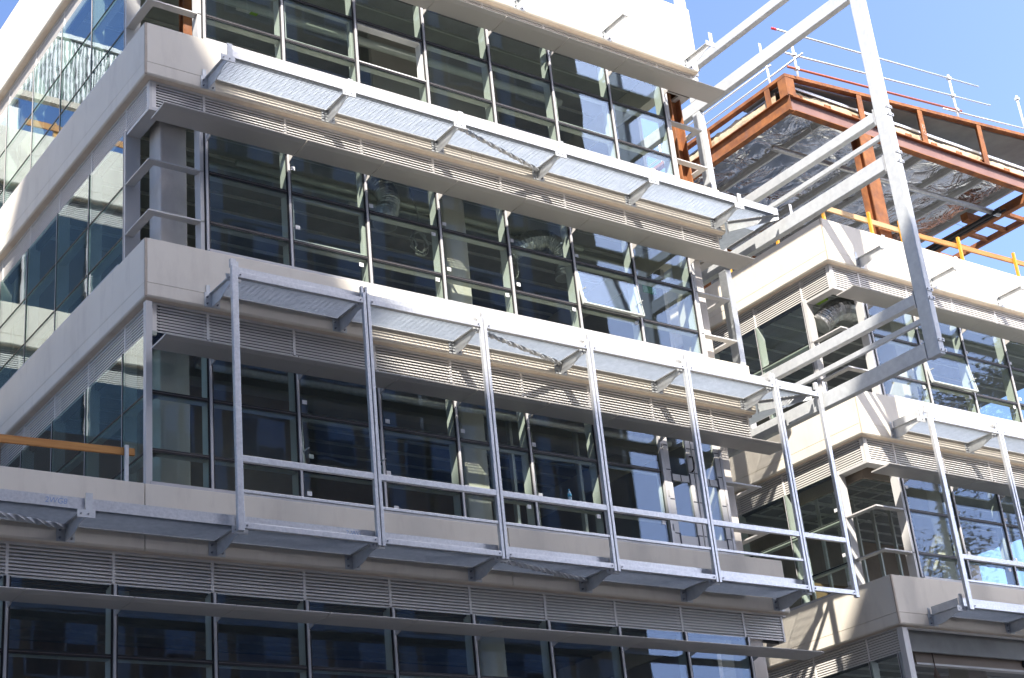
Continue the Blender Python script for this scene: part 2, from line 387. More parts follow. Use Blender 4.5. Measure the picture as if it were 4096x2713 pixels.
def blade_run(parent, face, cuts, zb):
    """sunshade: flat aerofoil plates with a turned-up nose, on arms from the mullions"""
    for i, (a, b) in enumerate(zip(cuts[:-1], cuts[1:])):
        w = b-a-0.011
        def bl(mb, w=w): mb.prism([(-0.085, 0.0), (-0.49, 0.0), (-0.585, 0.024), (-0.592, 0.036), (-0.585, 0.044), (-0.48, 0.034), (-0.10, 0.024), (-0.085, 0.012)], 'x', 0.0055, w+0.0055)
        put('sunshade_blade', ('bl', round(w, 3)), bl, 'blade_paint', parent, face, a, zb)
def blade_arm(parent, face, u, zb):
    def ar(mb):
        mb.prism([(0.056, -0.045), (0.056, 0.10), (-0.02, 0.045), (-0.30, 0.028), (-0.30, 0.008+0.017), (-0.083, 0.0255), (-0.083, -0.012)], 'x', -0.008, 0.008)
    put('shade_arm', 'arm', ar, 'blade_paint', parent, face, u, zb)

def corner_fins(parent, ox, oy, z, la, lb, mirror=False):
    """L-shaped flat frame wrapping an open corner at two heights"""
    for zz in (T1, T2):
        mb = MB()
        sx = -1 if mirror else 1
        poly = [(0, 0), (sx*la, 0), (sx*la, 0.15), (sx*0.15, 0.15), (sx*0.15, lb), (0, lb)]
        mb.prism(poly, 'z', -0.016, 0.004)
        poly2 = [(0.012*sx, 0.012), (sx*la, 0.012), (sx*la, 0.14), (sx*0.14, 0.14), (sx*0.14, lb), (sx*0.012, lb)]
        mb.prism(poly2, 'z', 0.004, 0.018)
        link('corner_fin', mb.mesh('corner_fin', 'frame_paint'), parent, (ox, oy, z+zz))

# ------------------------------------------------------------------ building A
A = thing('office_building', 'pale concrete office building with banded glass floors at the near corner', 'building', (6.35, 5.0, -9.5))
FA = Face(0, 0); FL = Face(0, 0, True)
XM = [1.1+1.5*k for k in range(8)]          # mullions on the front
YD = 10.8
# spandrels: S2 runs on to the left, the others stop at the corner
spandrel(A, FA, -9.0, 12.7, 0.0, -1.0, joints=(-6.2, 0.0, 6.38))
spandrel(A, FA, 0.0, 12.7, 4.0, 3.0, joints=(6.38,), lead=0.03)
spandrel(A, FA, 0.0, 12.7, 8.0, 7.0, joints=(6.38,), lead=0.03)
spandrel(A, FA, 0.0, 12.7, 12.56, 10.93, joints=(6.38,), lead=0.03)
for zt, zb in ((4.0, 3.0), (8.0, 7.0), (12.56, 10.93)):
    spandrel(A, FL, 0.0, YD, zt, zb, joints=(5.4,) if zt > 12 else (), lead=0.03)
    mb = MB(); mb.box(0.004, 0.034, 0.004, 0.034, zb+0.01, zt-0.004)
    link('corner_joint', mb.mesh('corner_joint', 'concrete_joint'), A)
# right-hand return of the spandrels, parapets and plain flank
for zt, zb in ((0.0, -1.0), (4.0, 3.0), (8.0, 7.0), (12.56, 10.93)):
    mb = MB(); mb.box(12.45, 12.698, 0.21, YD, zb, zt-0.01); link('flank_spandrel', mb.mesh('flank_spandrel', 'concrete'), A)
# louvre banks (front banks slat by slat, side banks as sets)
for L, xs in ((12.0-0.07, None), (8.0, None), (4.0, None), (0.0, None)):
    z = L-1.5
    edges = [0.16] + XM + [12.58] if L else [-7.9+1.5*k for k in range(5)]+[-0.4] + XM + [12.58]
    if L == 0.0: edges = [-4.9+1.5*k for k in range(4)] + XM + [12.58]
    for a, b in zip(edges[:-1], edges[1:]):
        louvres(A, FA, a, round(b-a, 4), z, single=(L < 11 and b > -2.0))
    if L:
        ed = [0.16] + [1.1+1.5*k for k in range(7)]
        for a, b in zip(ed[:-1], ed[1:]): louvres(A, FL, a, round(b-a, 4), z, single=False)
        mb = MB(); mb.box(0.136, 0.182, 0.136, 0.182, z-0.06, z+0.45); link('corner_post', mb.mesh('corner_post', 'frame_paint'), A)
    mb = MB(); mb.box(12.56, 12.60, 0.14, 0.6, z-0.02, z+0.45); link('louvre_end', mb.mesh('louvre_end', 'louvre_paint'), A)
# front windows
SASH = {(8, 1): (1,), (8, 5): (1,), (4, 1): (1,), (0, 1): (1,), (-4, 2): (1,), (0, 5): (1,)}
STK = {(0, 1): [(.12, 1.72), (.2, .82), (.14, .2)], (0, 2): [(.14, 1.62), (.1, .72), (.2, .14)], (0, 3): [(.12, 1.66), (.12, .66)], (0, 4): [(.10, 1.62), (.13, .70), (1.36, .45), (-0.14, .46)],
       (0, 5): [(.1, 1.62), (1.37, .5), (.05, .72)],
       (4, 1): [(.09, 1.98), (.14, .86), (1.33, .42)], (4, 2): [(.1, 1.62), (1.36, 1.36), (1.37, .46)], (4, 3): [(.11, 1.62), (.13, .72), (1.36, .46)],
       (4, 4): [(.09, 1.62), (.14, .73), (1.38, .47)], (4, 5): [(.10, 1.64), (.16, .72), (1.38, .47)]}
for r in (8, 4, 0, -4):
    bays = list(zip(XM[:-1], XM[1:]))
    if r == 0: bays = [(0.1, 1.1)] + bays
    if r == -4: bays = [(-4.9+1.5*k, -3.4+1.5*k) for k in range(4)] + bays
    for a, b in bays:
        k = round((a-1.1)/1.5)
        if r == 0 and k == 6: continue
        if r == 0 and a < 1: k = -9
        window(A, FA, a, round(b-a, 4), r, sash=SASH.get((r, k), ()), skip=(1,) if (r, k) == (8, 2) else (),
               tilt=0.16 if (r, k) == (4, 5) else (0.05 if (r, k) == (0, 1) else None), stickers=STK.get((r, k), ()), inner=k > -9)
    end_mullion(A, FA, 11.6, r) if r else None
# sunshade blades
for L in (12.0, 8.0, 4.0, 0.0):
    zb = L-1.905
    left = [0.06] if L else [-4.9, -3.4, -1.9, -0.4, 1.1]
    blade_run(A, FA, left + XM[1:7] + [12.78], zb)
    for x in (XM if L else [-3.4, -1.9, -0.4]+XM): blade_arm(A, FA, x, zb)
# white reveal of the missing pane on the top floor
mb = MB(); z0 = 8+T1+.03; z1 = 8+T2-.03
mb.box(4.13, 5.57, 0.13, 0.30, z1-0.02, z1); mb.box(5.53, 5.57, 0.13, 0.30, z0, z1-0.02); mb.box(4.13, 5.57, 0.09, 0.13, z0-0.02, z0)
link('window_reveal', mb.mesh('window_reveal', 'white_paint'), A)
# open corners: jambs, trims, fins, columns
for r in (4, 8):
    for b_ in ((0.985, 1.076, 0.10, 0.30), (11.624, 11.72, 0.10, 0.34)):
        mb = MB(); mb.box(*b_, r+0.02, r+2.5); link('jamb', mb.mesh('jamb', 'frame_paint'), A)
    mb = MB(); mb.box(0.10, 0.36, 1.02, 1.076, r-0.01, r+2.5); link('jamb', mb.mesh('jamb', 'frame_paint'), A)
    mb = MB(); mb.prism([(0.12, 0.12), (1.1, 0.12), (1.1, 0.36), (0.36, 0.36), (0.36, 1.1), (0.12, 1.1)], 'z', r+2.42, r+2.478); link('head_trim', mb.mesh('head_trim', 'frame_paint'), A)
    mb = MB(); mb.prism([(12.58, 0.12), (11.6, 0.12), (11.6, 0.36), (12.34, 0.36), (12.34, 1.1), (12.58, 1.1)], 'z', r+2.42, r+2.478); link('head_trim', mb.mesh('head_trim', 'frame_paint'), A)
    corner_fins(A, 0.10, 0.10, r, 0.95, 0.95)
    corner_fins(A, 12.60, 0.10, r, 0.95, 1.3, mirror=True)
corner_fins(A, 12.60, 0.10, 0, 0.95, 1.3, mirror=True)
mb = MB(); mb.box(0.03, 0.128, 0.03, 0.128, 0.0, 2.94)
link('corner_post', mb.mesh('corner_post', 'frame_paint'), A)
for (x0, x1, y0, y1, r) in ((0.50, 0.97, 0.55, 1.0, 4), (6.30, 6.80, 0.95, 1.40, 4), (6.30, 6.80, 0.95, 1.40, 0), (0.5, 1.0, 0.6, 1.05, 0), (11.82, 12.22, 0.40, 0.85, 4), (11.80, 12.12, 0.36, 0.80, 0), (11.74, 12.10, 0.22, 0.7, -4), (6.3, 6.8, 0.95, 1.4, -4)):
    mb = MB(); mb.box(x0, x1, y0, y1, r-0.14, r+3.5)
    link('column', mb.mesh('column', 'column_concrete'), A, bevel=0.025)
# rusty steel column on the top floor, right-hand corner
def hcol(mb, x, y, z0, z1, b=0.30, d=0.30):
    mb.box(x-b/2, x+b/2, y-d/2, y-d/2+0.03, z0, z1); mb.box(x-b/2, x+b/2, y+d/2-0.03, y+d/2, z0, z1); mb.box(x-0.012, x+0.012, y-d/2+0.03, y+d/2-0.03, z0, z1)
mb = MB()
x, y = 12.32, 0.62
mb.box(x-0.15, x-0.12, y-0.15, y+0.15, 7.86, 10.9); mb.box(x+0.12, x+0.15, y-0.15, y+0.15, 7.86, 10.9); mb.box(x-0.12, x+0.12, y-0.012, y+0.012, 7.86, 10.9)
link('steel_column', mb.mesh('steel_column', 'rust'), A)
mb = MB(); hcol(mb, 1.30, 1.25, 7.86, 11.4, 0.16, 0.2); link('steel_column', mb.mesh('steel_column', 'rust'), A)
# door bay on the third row
D = None
def door(x0, x1, hinge):
    mb = MB(); st = 0.125; z0, z1 = 0.06, 2.46
    mb.box(x0, x0+st, 0.06, 0.12, z0, z1); mb.box(x1-st, x1, 0.06, 0.12, z0, z1)
    mb.box(x0+st, x1-st, 0.061, 0.119, z0, z0+0.22); mb.box(x0+st, x1-st, 0.061, 0.119, 1.33, 1.46); mb.box(x0+st, x1-st, 0.061, 0.119, z1-0.08, z1)
    d = link('door', mb.mesh('door', 'frame_paint'), A, bevel=0.004)
    for a, b in ((z0+0.22, 1.33), (1.46, z1-0.08)):
        mb = MB(); mb.box(x0+st, x1-st, 0.082, 0.10, a, b); link('pane', mb.mesh('pane', 'glass'), d)
    tapes = [(xx, xx+st-0.02, 0.0585, 0.0598, zz, zz+0.02) for zz in (0.30, 0.95, 1.52, 2.0) for xx in (x0+0.012, x1-st+0.012)]
    tapes += [(xx, xx+0.04, 0.0570, 0.0584, zz, zz+0.22) for xx, zz in ((x0+st-0.02, 1.28), (x1-st-0.02, 1.28), (x0+st-0.02, 0.1), (x1-st-0.02, 0.1))]
    tapes.append(((x0+x1)/2-0.01, (x0+x1)/2+0.012, 0.0590, 0.0605, 1.335, 1.455))
    for tp in tapes:
        mb = MB(); mb.box(*tp); link('protective_tape', mb.mesh('protective_tape', 'tape'), d)
    mb = MB(); hx = x0-0.012 if hinge < 0 else x1+0.012
    for zz in (0.35, 1.0, 1.9): mb.tube([(hx, 0.05, zz), (hx, 0.05, zz+0.12)], 0.014, 8)
    link('hinge', mb.mesh('hinge', 'cap_alu'), d)
    return d
d1 = door(10.15, 10.84, -1); d2 = door(10.86, 11.55, 1)
mb = MB(); mb.tube([(10.79, 0.055, 1.55), (10.79, -0.01, 1.58), (10.80, -0.02, 1.70), (10.79, -0.01, 1.82), (10.79, 0.055, 1.85)], 0.016, 8); link('door_handle', mb.mesh('door_handle', 'gasket'), d1)
mb = MB(); mb.m = 0; mb.box(10.076, 10.145, 0.055, 0.13, 0.03, 2.5); mb.box(11.56, 11.625, 0.055, 0.13, 0.03, 2.5); mb.box(10.1, 11.6, 0.02, 0.14, 0.002, 0.055)
link('door_frame', mb.mesh('door_frame', 'cap_alu'), A)
# side windows (left face)
for r in (8, 4, 0):
    us = [1.1+1.5*k for k in range(7)]
    bays = list(zip(us[:-1], us[1:]))
    if r == 0: bays = [(0.1, 1.1)] + bays
    for a, b in bays:
        window(A, FL, a, round(b-a, 4), r, glass='glass_side', inner=a > 1)
# floors, ceilings, inner walls
def boxpart(name, m, parent, *b, bevel=0.0):
    mb = MB(); mb.box(*b); return link(name, mb.mesh(name, m), parent, bevel=bevel)
for L in (-4.0, 0.0, 4.0, 8.0, 12.0):
    x0 = -9 if L <= 0 else 0.31
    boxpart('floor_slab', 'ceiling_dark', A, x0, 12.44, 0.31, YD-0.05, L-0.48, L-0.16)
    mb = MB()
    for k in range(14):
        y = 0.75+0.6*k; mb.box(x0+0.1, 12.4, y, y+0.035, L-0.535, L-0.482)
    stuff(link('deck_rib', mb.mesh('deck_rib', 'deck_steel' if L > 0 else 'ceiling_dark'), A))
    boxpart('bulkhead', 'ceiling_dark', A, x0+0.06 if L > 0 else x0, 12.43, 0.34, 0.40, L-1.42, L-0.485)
    if L > 0: boxpart('bulkhead', 'ceiling_dark', A, 0.34, 0.40, 0.41, YD-0.2, L-1.42, L-0.485)
    if L < 12: boxpart('inner_wall', 'wall_inside', A, x0, 12.4, 6.8, 6.9, L-0.15, L+3.45)
boxpart('roof', 'paving', A, 0.31, 12.44, 0.31, YD, 11.86, 11.95)
for r in (-4, 0, 4, 8): boxpart('flank_wall', 'plaster', A, 12.50, 12.60, 1.9, YD, r, r+3.0)
boxpart('rear_wall', 'tower_render', A, 0.3, 12.6, 10.85, 11.0, -9.5, 11.9)
boxpart('rear_wall', 'tower_render', A, -9.0, 0.29, 10.40, 10.5, -9.5, -0.2)
boxpart('ground_floor_wall', 'concrete', A, -9.0, 12.6, 0.3, 0.5, -9.5, -5.0)
boxpart('terrace_slab', 'paving', A, -9.0, 0.3, 0.32, YD-0.1, -0.15, -0.05)
boxpart('beam', 'plaster', A, 0.4, 12.4, 2.3, 2.7, 2.9, 3.5)
boxpart('beam', 'ceiling_dark', A, 0.4, 12.4, 1.5, 2.1, -1.25, -0.5)
# partitions and ceiling fittings glimpsed through the glass
boxpart('partition', 'plaster', A, 5.9, 9.0, 2.4, 2.5, 7.85, 11.4)
boxpart('partition', 'wall_inside', A, 1.2, 4.4, 3.0, 3.1, -0.14, 3.4)
for i, x in enumerate((7.3, 7.75, 8.2, 9.3, 9.75)):
    boxpart('wall_stud', 'deck_steel', A, x, x+0.06, 1.5, 1.6, -0.15, 3.4)
mb = MB(); mb.tube([(2.0, 1.55, 10.25), (10.0, 1.55, 10.25)], 0.085, 14); link('pipe', mb.mesh('pipe', 'pipe_paint', smooth=True), A)
mb = MB(); mb.tube([(2.2, 1.2, 6.55), (9.8, 1.2, 6.55)], 0.055, 12); mb.tube([(1.4, 1.75, 6.75), (11.5, 1.75, 6.75)], 0.05, 12); link('pipe', mb.mesh('pipe', 'pipe_paint', smooth=True), A)
mb = MB(); mb.tube([(1.3, 1.0, 2.52), (11.2, 1.0, 2.52)], 0.10, 14); link('insulated_pipe', mb.mesh('insulated_pipe', 'foil_duct', smooth=True), A)
for (x, y, z) in ((1.3, 2.0, 10.9), (3.0, 2.4, 10.95), (3.6, 3.0, 3.2), (5.2, 2.4, 7.1)):
    o = boxpart('ceiling_light', 'white_paint', A, x, x+0.28, y, y+0.22, z, z+0.05); 
    mb = MB(); mb.box(x+0.28, x+0.44, y, y+0.22, z, z+0.05); link('tag', mb.mesh('tag', 'lime'), o)
o = boxpart('exit_sign', 'exit_green', A, 11.95, 12.30, 1.90, 1.93, 6.35, 6.55)

# ------------------------------------------------------------------ building B
XB = 15.7
B = thing('office_building', 'second pale concrete block behind the gap with rusty roof steel on top', 'building', (22, 5, -9.5))
FB = Face(XB, 0); FBL = Face(XB, 0, True)
BM = [1.06+1.555*k for k in range(9)]
BW = 12.0
for zt, zb in ((0.0, -1.0), (4.0, 3.0), (8.06, 7.03)):
    spandrel(B, FB, 0.0, BW, zt, zb, joints=(6.2,), lead=0.03)
    spandrel(B, FBL, 0.0, 12.0, zt, zb, joints=(6.2,), lead=0.03)
    mb = MB(); mb.box(XB+0.004, XB+0.034, 0.004, 0.034, zb+0.01, zt-0.004); link('corner_joint', mb.mesh('corner_joint', 'concrete_joint'), B)
    z = zb-0.5
    if zb > -1:
        ed = [0.16]+BM[:7]
        for a, b in zip(ed[:-1], ed[1:]): louvres(B, FB, a, round(b-a, 4), z, single=a < 6)
        mb = MB(); mb.box(XB+0.136, XB+0.182, 0.136, 0.182, z-0.06, z+0.45); link('corner_post', mb.mesh('corner_post', 'frame_paint'), B)
    ed = [0.16]+[1.06+1.5*k for k in range(7)]
    for a, b in zip(ed[:-1], ed[1:]): louvres(B, FBL, a, round(b-a, 4), z, single=a < 4)
for r in (4, 0):
    for k, (a, b) in enumerate(zip(BM[:7], BM[1:8])):
        st = [(.1, 1.62), (1.40, .47), (.14, .72)] if k < 5 else []
        if (r, k) == (0, 0): st = [(.12, 2.0), (1.36, 1.75), (1.40, .5)]
        window(B, FB, a, round(b-a, 4), r, tilt=0.16 if (r, k) == (4, 1) else None, sash=(1,) if (r, k) == (0, 1) else (), stickers=st)
    us = [1.06+1.5*k for k in range(7)]
    for k, (a, b) in enumerate(zip(us[:-1], us[1:])): window(B, FBL, a, round(b-a, 4), r, stickers=[(.13, .75), (.13, 1.72), (.13, .15)] if (k == 0 and r == 0) else ())
    corner_fins(B, XB+0.10, 0.10, r, 0.93, 0.93)
    mb = MB(); mb.box(XB+0.94, XB+1.034, 0.10, 0.30, r+0.02, r+2.5); link('jamb', mb.mesh('jamb', 'frame_paint'), B)
    mb = MB(); mb.box(XB+0.10, XB+0.30, 0.94, 1.034, r+0.02, r+2.5); link('jamb', mb.mesh('jamb', 'frame_paint'), B)
    mb = MB(); mb.prism([(XB+0.12, 0.12), (XB+1.06, 0.12), (XB+1.06, 0.36), (XB+0.36, 0.36), (XB+0.36, 1.06), (XB+0.12, 1.06)], 'z', r+2.42, r+2.478); link('head_trim', mb.mesh('head_trim', 'frame_paint'), B)
for r in (4, 0):
    zb = r+4-1.905
    blade_run(B, FB, [-0.08, BM[1], BM[2], BM[3], BM[4], BM[5], BM[6]], zb)
    for u in BM[:6]: blade_arm(B, FB, u, zb)
for L in (-4.0, 0.0, 4.0, 8.0):
    boxpart('floor_slab', 'ceiling_dark', B, XB+0.31, XB+BW, 0.31, 11.9, L-0.48, L-0.16)
    mb = MB()
    for k in range(14): y = 0.75+0.6*k; mb.box(XB+0.4, XB+BW, y, y+0.03, L-0.53, L-0.482)
    stuff(link('deck_rib', mb.mesh('deck_rib', 'deck_steel'), B))
    if L > -4:
        boxpart('bulkhead', 'ceiling_dark', B, XB+0.40, XB+BW, 0.34, 0.40, L-1.42, L-0.485)
        boxpart('bulkhead', 'ceiling_dark', B, XB+0.34, XB+0.40, 0.34, 11.8, L-1.42, L-0.485)
    if L < 8: boxpart('inner_wall', 'wall_inside', B, XB+0.4, XB+BW, 6.8, 6.9, L-0.15, L+3.45)
for r in (4, 0): boxpart('column', 'column_concrete', B, XB+2.9, XB+3.4, 1.0, 1.5, r-0.14, r+3.5, bevel=0.025)
boxpart('rear_wall', 'tower_render', B, XB, XB+BW, 12.05, 12.2, -9.5, 8.0)
boxpart('ground_wall', 'concrete', B, XB+0.3, XB+BW, 0.8, 0.9, -9.5, -4.5)
# row below the lowest band: corner post, tan bulkhead, dark openings, side windows
boxpart('corner_post', 'frame_paint', B, XB+0.10, XB+0.26, 0.06, 0.20, -5.0, -1.05)
boxpart('bulkhead_board', 'tan_board', B, XB+0.86, XB+6, 0.5, 0.62, -1.60, -1.02)
boxpart('board_edge', 'frame_paint', B, XB+0.86, XB+6, 0.485, 0.63, -1.64, -1.602)
boxpart('column', 'column_concrete', B, XB+3.3, XB+3.9, 1.2, 1.7, -4.2, -0.5)
us = [0.3, 1.06]+[1.06+1.5*k for k in range(1, 7)]
for a, b in zip(us[:-1], us[1:]): window(B, FBL, a, round(b-a, 4), -4)
mb = MB(); mb.box(XB+4.22, XB+4.9, 0.44, 0.50, -1.55, -1.08)
fl = link('flood_light', mb.mesh('flood_light', 'gasket'), B, bevel=0.03)
mb = MB(); mb.box(XB+4.29, XB+4.85, 0.425, 0.44, -1.49, -1.14); link('lens', mb.mesh('lens', 'far_glass'), fl)
# suspended ceiling grid and timber packing in the open corner
mb = MB()
for k in range(6): mb.box(XB+0.5, XB+4.5, 0.9+0.6*k, 0.93+0.6*k, 2.78, 2.81)
for k in range(7): mb.box(XB+0.6+0.6*k, XB+0.63+0.6*k, 0.6, 4.4, 2.782, 2.808)
stuff(link('ceiling_grid', mb.mesh('ceiling_grid', 'deck_steel'), B))
boxpart('ceiling_tile', 'plaster', B, XB+0.65, XB+1.2, 0.95, 1.48, 2.81, 2.83)
boxpart('bulkhead_board', 'tan_board', B, XB+0.5, XB+3.2, 0.62, 0.66, 2.30, 2.75)
boxpart('bulkhead_board', 'tan_board', B, XB+0.5, XB+0.54, 0.66, 3.0, 2.30, 2.75)
boxpart('timber_rail', 'packing_timber', B, XB+0.6, XB+4.6, 3.0, 3.06, 0.35, 0.75)
for k in range(7): boxpart('wall_stud', 'deck_steel', B, XB+0.9+0.6*k, XB+0.95+0.6*k, 2.9, 2.98, -0.15, 2.8)
for (x, y, z) in ((XB+1.2, 1.6, 7.1), (XB+0.7, 2.2, 7.1), (XB+0.5, 3.0, 7.1)):
    o = boxpart('ceiling_light', 'white_paint', B, x, x+0.25, y, y+0.3, z, z+0.05); mb = MB(); mb.box(x+0.25, x+0.45, y, y+0.3, z, z+0.05); link('tag', mb.mesh('tag', 'lime'), o)

# ------------------------------------------------------------------ recessed wing (mirrored in the side windows)
R_ = thing('office_building', 'recessed sunlit wing with corrugated roof screen, mirrored in the side windows', 'building', (-9, 11, -9.5))
FR = Face(-22, 10.81)
for zt, zb in ((4.0, 3.0), (8.0, 7.0), (12.45, 11.0)):
    spandrel(R_, FR, 0, 21.98, zt, zb, joints=(6, 12, 18))
    for k in range(14): louvres(R_, FR, 0.9+1.5*k, 1.5, zb-0.5, single=False)
for r in (0, 4, 8):
    boxpart('glazing', 'far_glass', R_, -22, -0.02, 10.93, 10.96, r+0.02, r+2.5)
    for k in range(15):
        boxpart('mullion', 'cap_alu', R_, -21.1+1.5*k-0.03, -21.1+1.5*k+0.03, 10.87, 10.93, r+0.02, r+2.5)
boxpart('core', 'ceiling_dark', R_, -22, -0.02, 11.2, 16, -9.5, 12.0)
mb = MB(); n = 150
for i in range(n):
    x = -14+i*0.10
    mb.prism([(x, 11.32), (x+0.03, 11.25), (x+0.07, 11.25), (x+0.10, 11.32), (x+0.10, 11.34), (x, 11.34)], 'z', 13.85, 15.6)
stuff(link('corrugated_screen', mb.mesh('corrugated_screen', 'corrugated'), R_))
boxpart('coping', 'white_paint', R_, -14, 1, 11.2, 11.42, 15.602, 15.72)
boxpart('screen_rail', 'soffit_concrete', R_, -14, 1, 11.24, 11.40, 13.68, 13.845)
for x in (-13.5, -9.2, -5.2, -1.0): boxpart('screen_post', 'white_paint', R_, x, x+0.3, 11.36, 11.6, 12.0, 15.6)
boxpart('screen_panel', 'corrugated', R_, -1.55, 0.5, 11.43, 11.47, 12.0, 13.67)
boxpart('barrier_board', 'timber', R_, -4.6, -1.7, 11.30, 11.34, 12.95, 13.12)
boxpart('barrier_post', 'yellow_paint', R_, -2.5, -2.42, 11.34, 11.40, 12.0, 13.2)
boxpart('terrace_barrier', 'timber', R_, -8.0, -1.0, 9.5, 9.55, 0.6, 0.75)

# ------------------------------------------------------------------ street and what stands across it
g = MB(); g.box(-600, 600, -600, 600, -10.4, -9.5); struct(link('ground', g.mesh('ground', 'asphalt')))
g = MB(); g.box(-300, 300, -4.0, 0.3, -9.496, -9.36); struct(link('pavement', g.mesh('pavement', 'paving')))
g = MB(); g.box(-300, 300, -25.0, -20.9, -9.496, -9.36); struct(link('pavement', g.mesh('pavement', 'paving')))
BR = thing('brick_building', 'brown brick office block across the street, mirrored in the front glass', 'building', (3, -33, -9.5))
BX0, BX1, BZ = -24.2, 31.5, 33.0
boxpart('wall', 'brick', BR, BX0, BX1, -42, -25.0, -9.5, BZ)
mbw = MB(); mbw.m = 0; mbw.box(0, 2.0, -0.05, 0.06, 0, 1.9); mbw.m = 1; mbw.box(0.08, 0.96, 0.06, 0.075, 0.08, 1.82); mbw.m = 2; mbw.box(1.04, 1.92, 0.06, 0.075, 0.9, 1.82); mbw.m = 1; mbw.box(1.04, 1.92, 0.06, 0.075, 0.08, 0.9)
wm = mbw.mesh('window', ['pilaster', 'far_glass', 'blind'])
mbp = MB(); mbp.box(0, 0.55, 0.0, 0.22, 0, BZ+9.0); pm = mbp.mesh('pilaster', 'pilaster')
mbs = MB(); mbs.box(0, BX1-BX0-0.2, 0.0, 0.10, 0, 0.22); sm = mbs.mesh('sill_course', 'pilaster')
for i in range(16):
    x = -23.9+3.45*i
    link('pilaster', pm, BR, (x-0.95, -25.0, -9.3))
    for f in range(10):
        z = -4.0+3.7*f
        if z+2 < BZ: link('window', wm, BR, (x, -24.99, z))
for f in range(10):
    z = -4.0+3.7*f
    if z+2.3 < BZ: link('sill_course', sm, BR, (BX0+0.1, -25.0, z+1.95))
boxpart('parapet', 'pilaster', BR, BX0-0.1, BX1+0.1, -25.15, -24.9, BZ+0.002, BZ+0.12)
TW = thing('tower_block', 'tall rendered tower across the street that shades the left of the facade', 'building', (-35, -31, -9.5))
boxpart('wall', 'tower_render', TW, -46, -24.25, -36.4, -25.0, -9.5, 47.7)
mbw = MB(); mbw.box(0, 1.6, -0.05, 0.05, 0, 1.6); wm2 = mbw.mesh('window', 'far_glass')
for i in range(6):
    for f in range(13): link('window', wm2, TW, (-44.8+3.3*i, -24.99, -5+3.8*f))
def tree(x, y, h, r, label, seed):
    rnd = random.Random(seed)
    t = thing('street_tree', label, 'tree', (x, y, -9.5), 'trees mirrored in the right-hand glass')
    z0 = -9.5; mb = MB()
    mb.tube([(x, y, z0), (x+0.1, y, z0+h*0.3), (x-0.1, y+0.1, z0+h*0.55), (x, y, z0+h*0.85)], 0.4, 10, rads=[0.5, 0.36, 0.22, 0.06])
    for k in range(9):
        a = k*2.4; zz = z0+h*(0.3+0.06*k); q = r*(0.75-0.04*k)
        mb.tube([(x, y, zz), (x+0.5*q*math.cos(a), y+0.5*q*math.sin(a), zz+1.2), (x+q*math.cos(a), y+q*math.sin(a), zz+2.6)], 0.1, 6, rads=[0.16, 0.1, 0.03])
    link('trunk', mb.mesh('trunk', 'bark', smooth=True), t)
    mb = MB(); cl = []
    for k in range(70):
        a = rnd.uniform(0, 6.28); e = rnd.uniform(-1, 1); q = r*rnd.uniform(0.35, 1.0)*math.sqrt(1-e*e*0.8)
        cl.append((x+q*math.cos(a), y+q*math.sin(a), z0+h*0.62+e*h*0.36, rnd.uniform(0.7, 1.5)))
    for (cx_, cy_, cz_, cr) in cl:
        for k in range(1100):
            p = Vector((cx_+rnd.gauss(0, cr*0.55), cy_+rnd.gauss(0, cr*0.55), cz_+rnd.gauss(0, cr*0.5)))
            d = Vector((rnd.gauss(0, 1), rnd.gauss(0, 1), rnd.gauss(0, 0.6))).normalized(); e_ = d.cross(Vector((rnd.random(), rnd.random(), 1))).normalized()
            w = 0.05; l = 0.11
            mb.add([p-d*l, p+e_*w, p+d*l, p-e_*w], [(0, 1, 2, 3)])
    link('crown', mb.mesh('crown', 'leaf'), t)
tree(41.5, -12.0, 24.0, 6.6, 'leafy street tree mirrored largest in the second block\'s glass', 3)
tree(54.0, -15.0, 20.0, 5.0, 'smaller leafy tree mirrored furthest right in the second block\'s glass', 5)

# ------------------------------------------------------------------ steel walkways
def bracket_mesh(mb):
    mb.m = 0
    mb.prism([(-0.013, -0.985), (-0.22, -0.985), (-0.30, -0.972), (-0.56, -0.885), (-0.62, -0.872), (-0.742, -0.872), (-0.742, -0.772), (-0.013, -0.772)], 'x', -0.006, 0.006)
    mb.box(-0.05, 0.05, -0.742, -0.013, -0.772, -0.760)
    mb.box(-0.13, 0.13, -0.012, -0.001, -0.99, -0.75)
    mb.box(-0.125, 0.125, -0.757, -0.7425, -0.878, -0.765)
    mb.box(-0.01, 0.085, -0.757, -0.743, -0.7645, -0.53)
    mb.box(-0.10, -0.035, -0.012, -0.002, -0.7495, -0.62)
    mb.m = 1
    for xx in (-0.085, 0.085):
        for zz in (-0.94, -0.83):
            mb.tube([(xx, -0.012, zz), (xx, -0.034, zz)], 0.017, 6); mb.tube([(xx, -0.034, zz), (xx, -0.05, zz)], 0.009, 6)
    for xx in (-0.075, 0.03): mb.tube([(xx, -0.757, -0.825), (xx, -0.768, -0.825)], 0.012, 6)
_m = MB(); bracket_mesh(_m); BRK = _m.mesh('bracket', ['galv_dull', 'bolt_steel'])
def bracket(parent, x, L): return link('bracket', BRK, parent, (x, 0, L))
def grating_mesh(w, d0=-0.70, d1=-0.02, alongx=True):
    mb = MB(); n = int((d1-d0)/0.041)
    for i in range(n+1):
        y = d0+i*0.041; mb.box(0, w, y-0.0025, y+0.0025, -0.76, -0.732)
    for k in range(int(w/0.1)+1):
        x = 0.03+k*0.1
        if x < w-0.02: mb.box(x-0.003, x+0.003, d0, d1, -0.738, -0.731)
    mb.box(0, 0.006, d0, d1, -0.761, -0.7305); mb.box(w-0.006, w, d0, d1, -0.761, -0.7305)
    return mb
GR = {}
def grating(parent, a, b, L):
    w = round(b-a, 3)
    if w not in GR: GR[w] = grating_mesh(w).mesh('grating', 'galv_grating')
    return stuff(link('grating', GR[w], parent, (a, 0, L)))
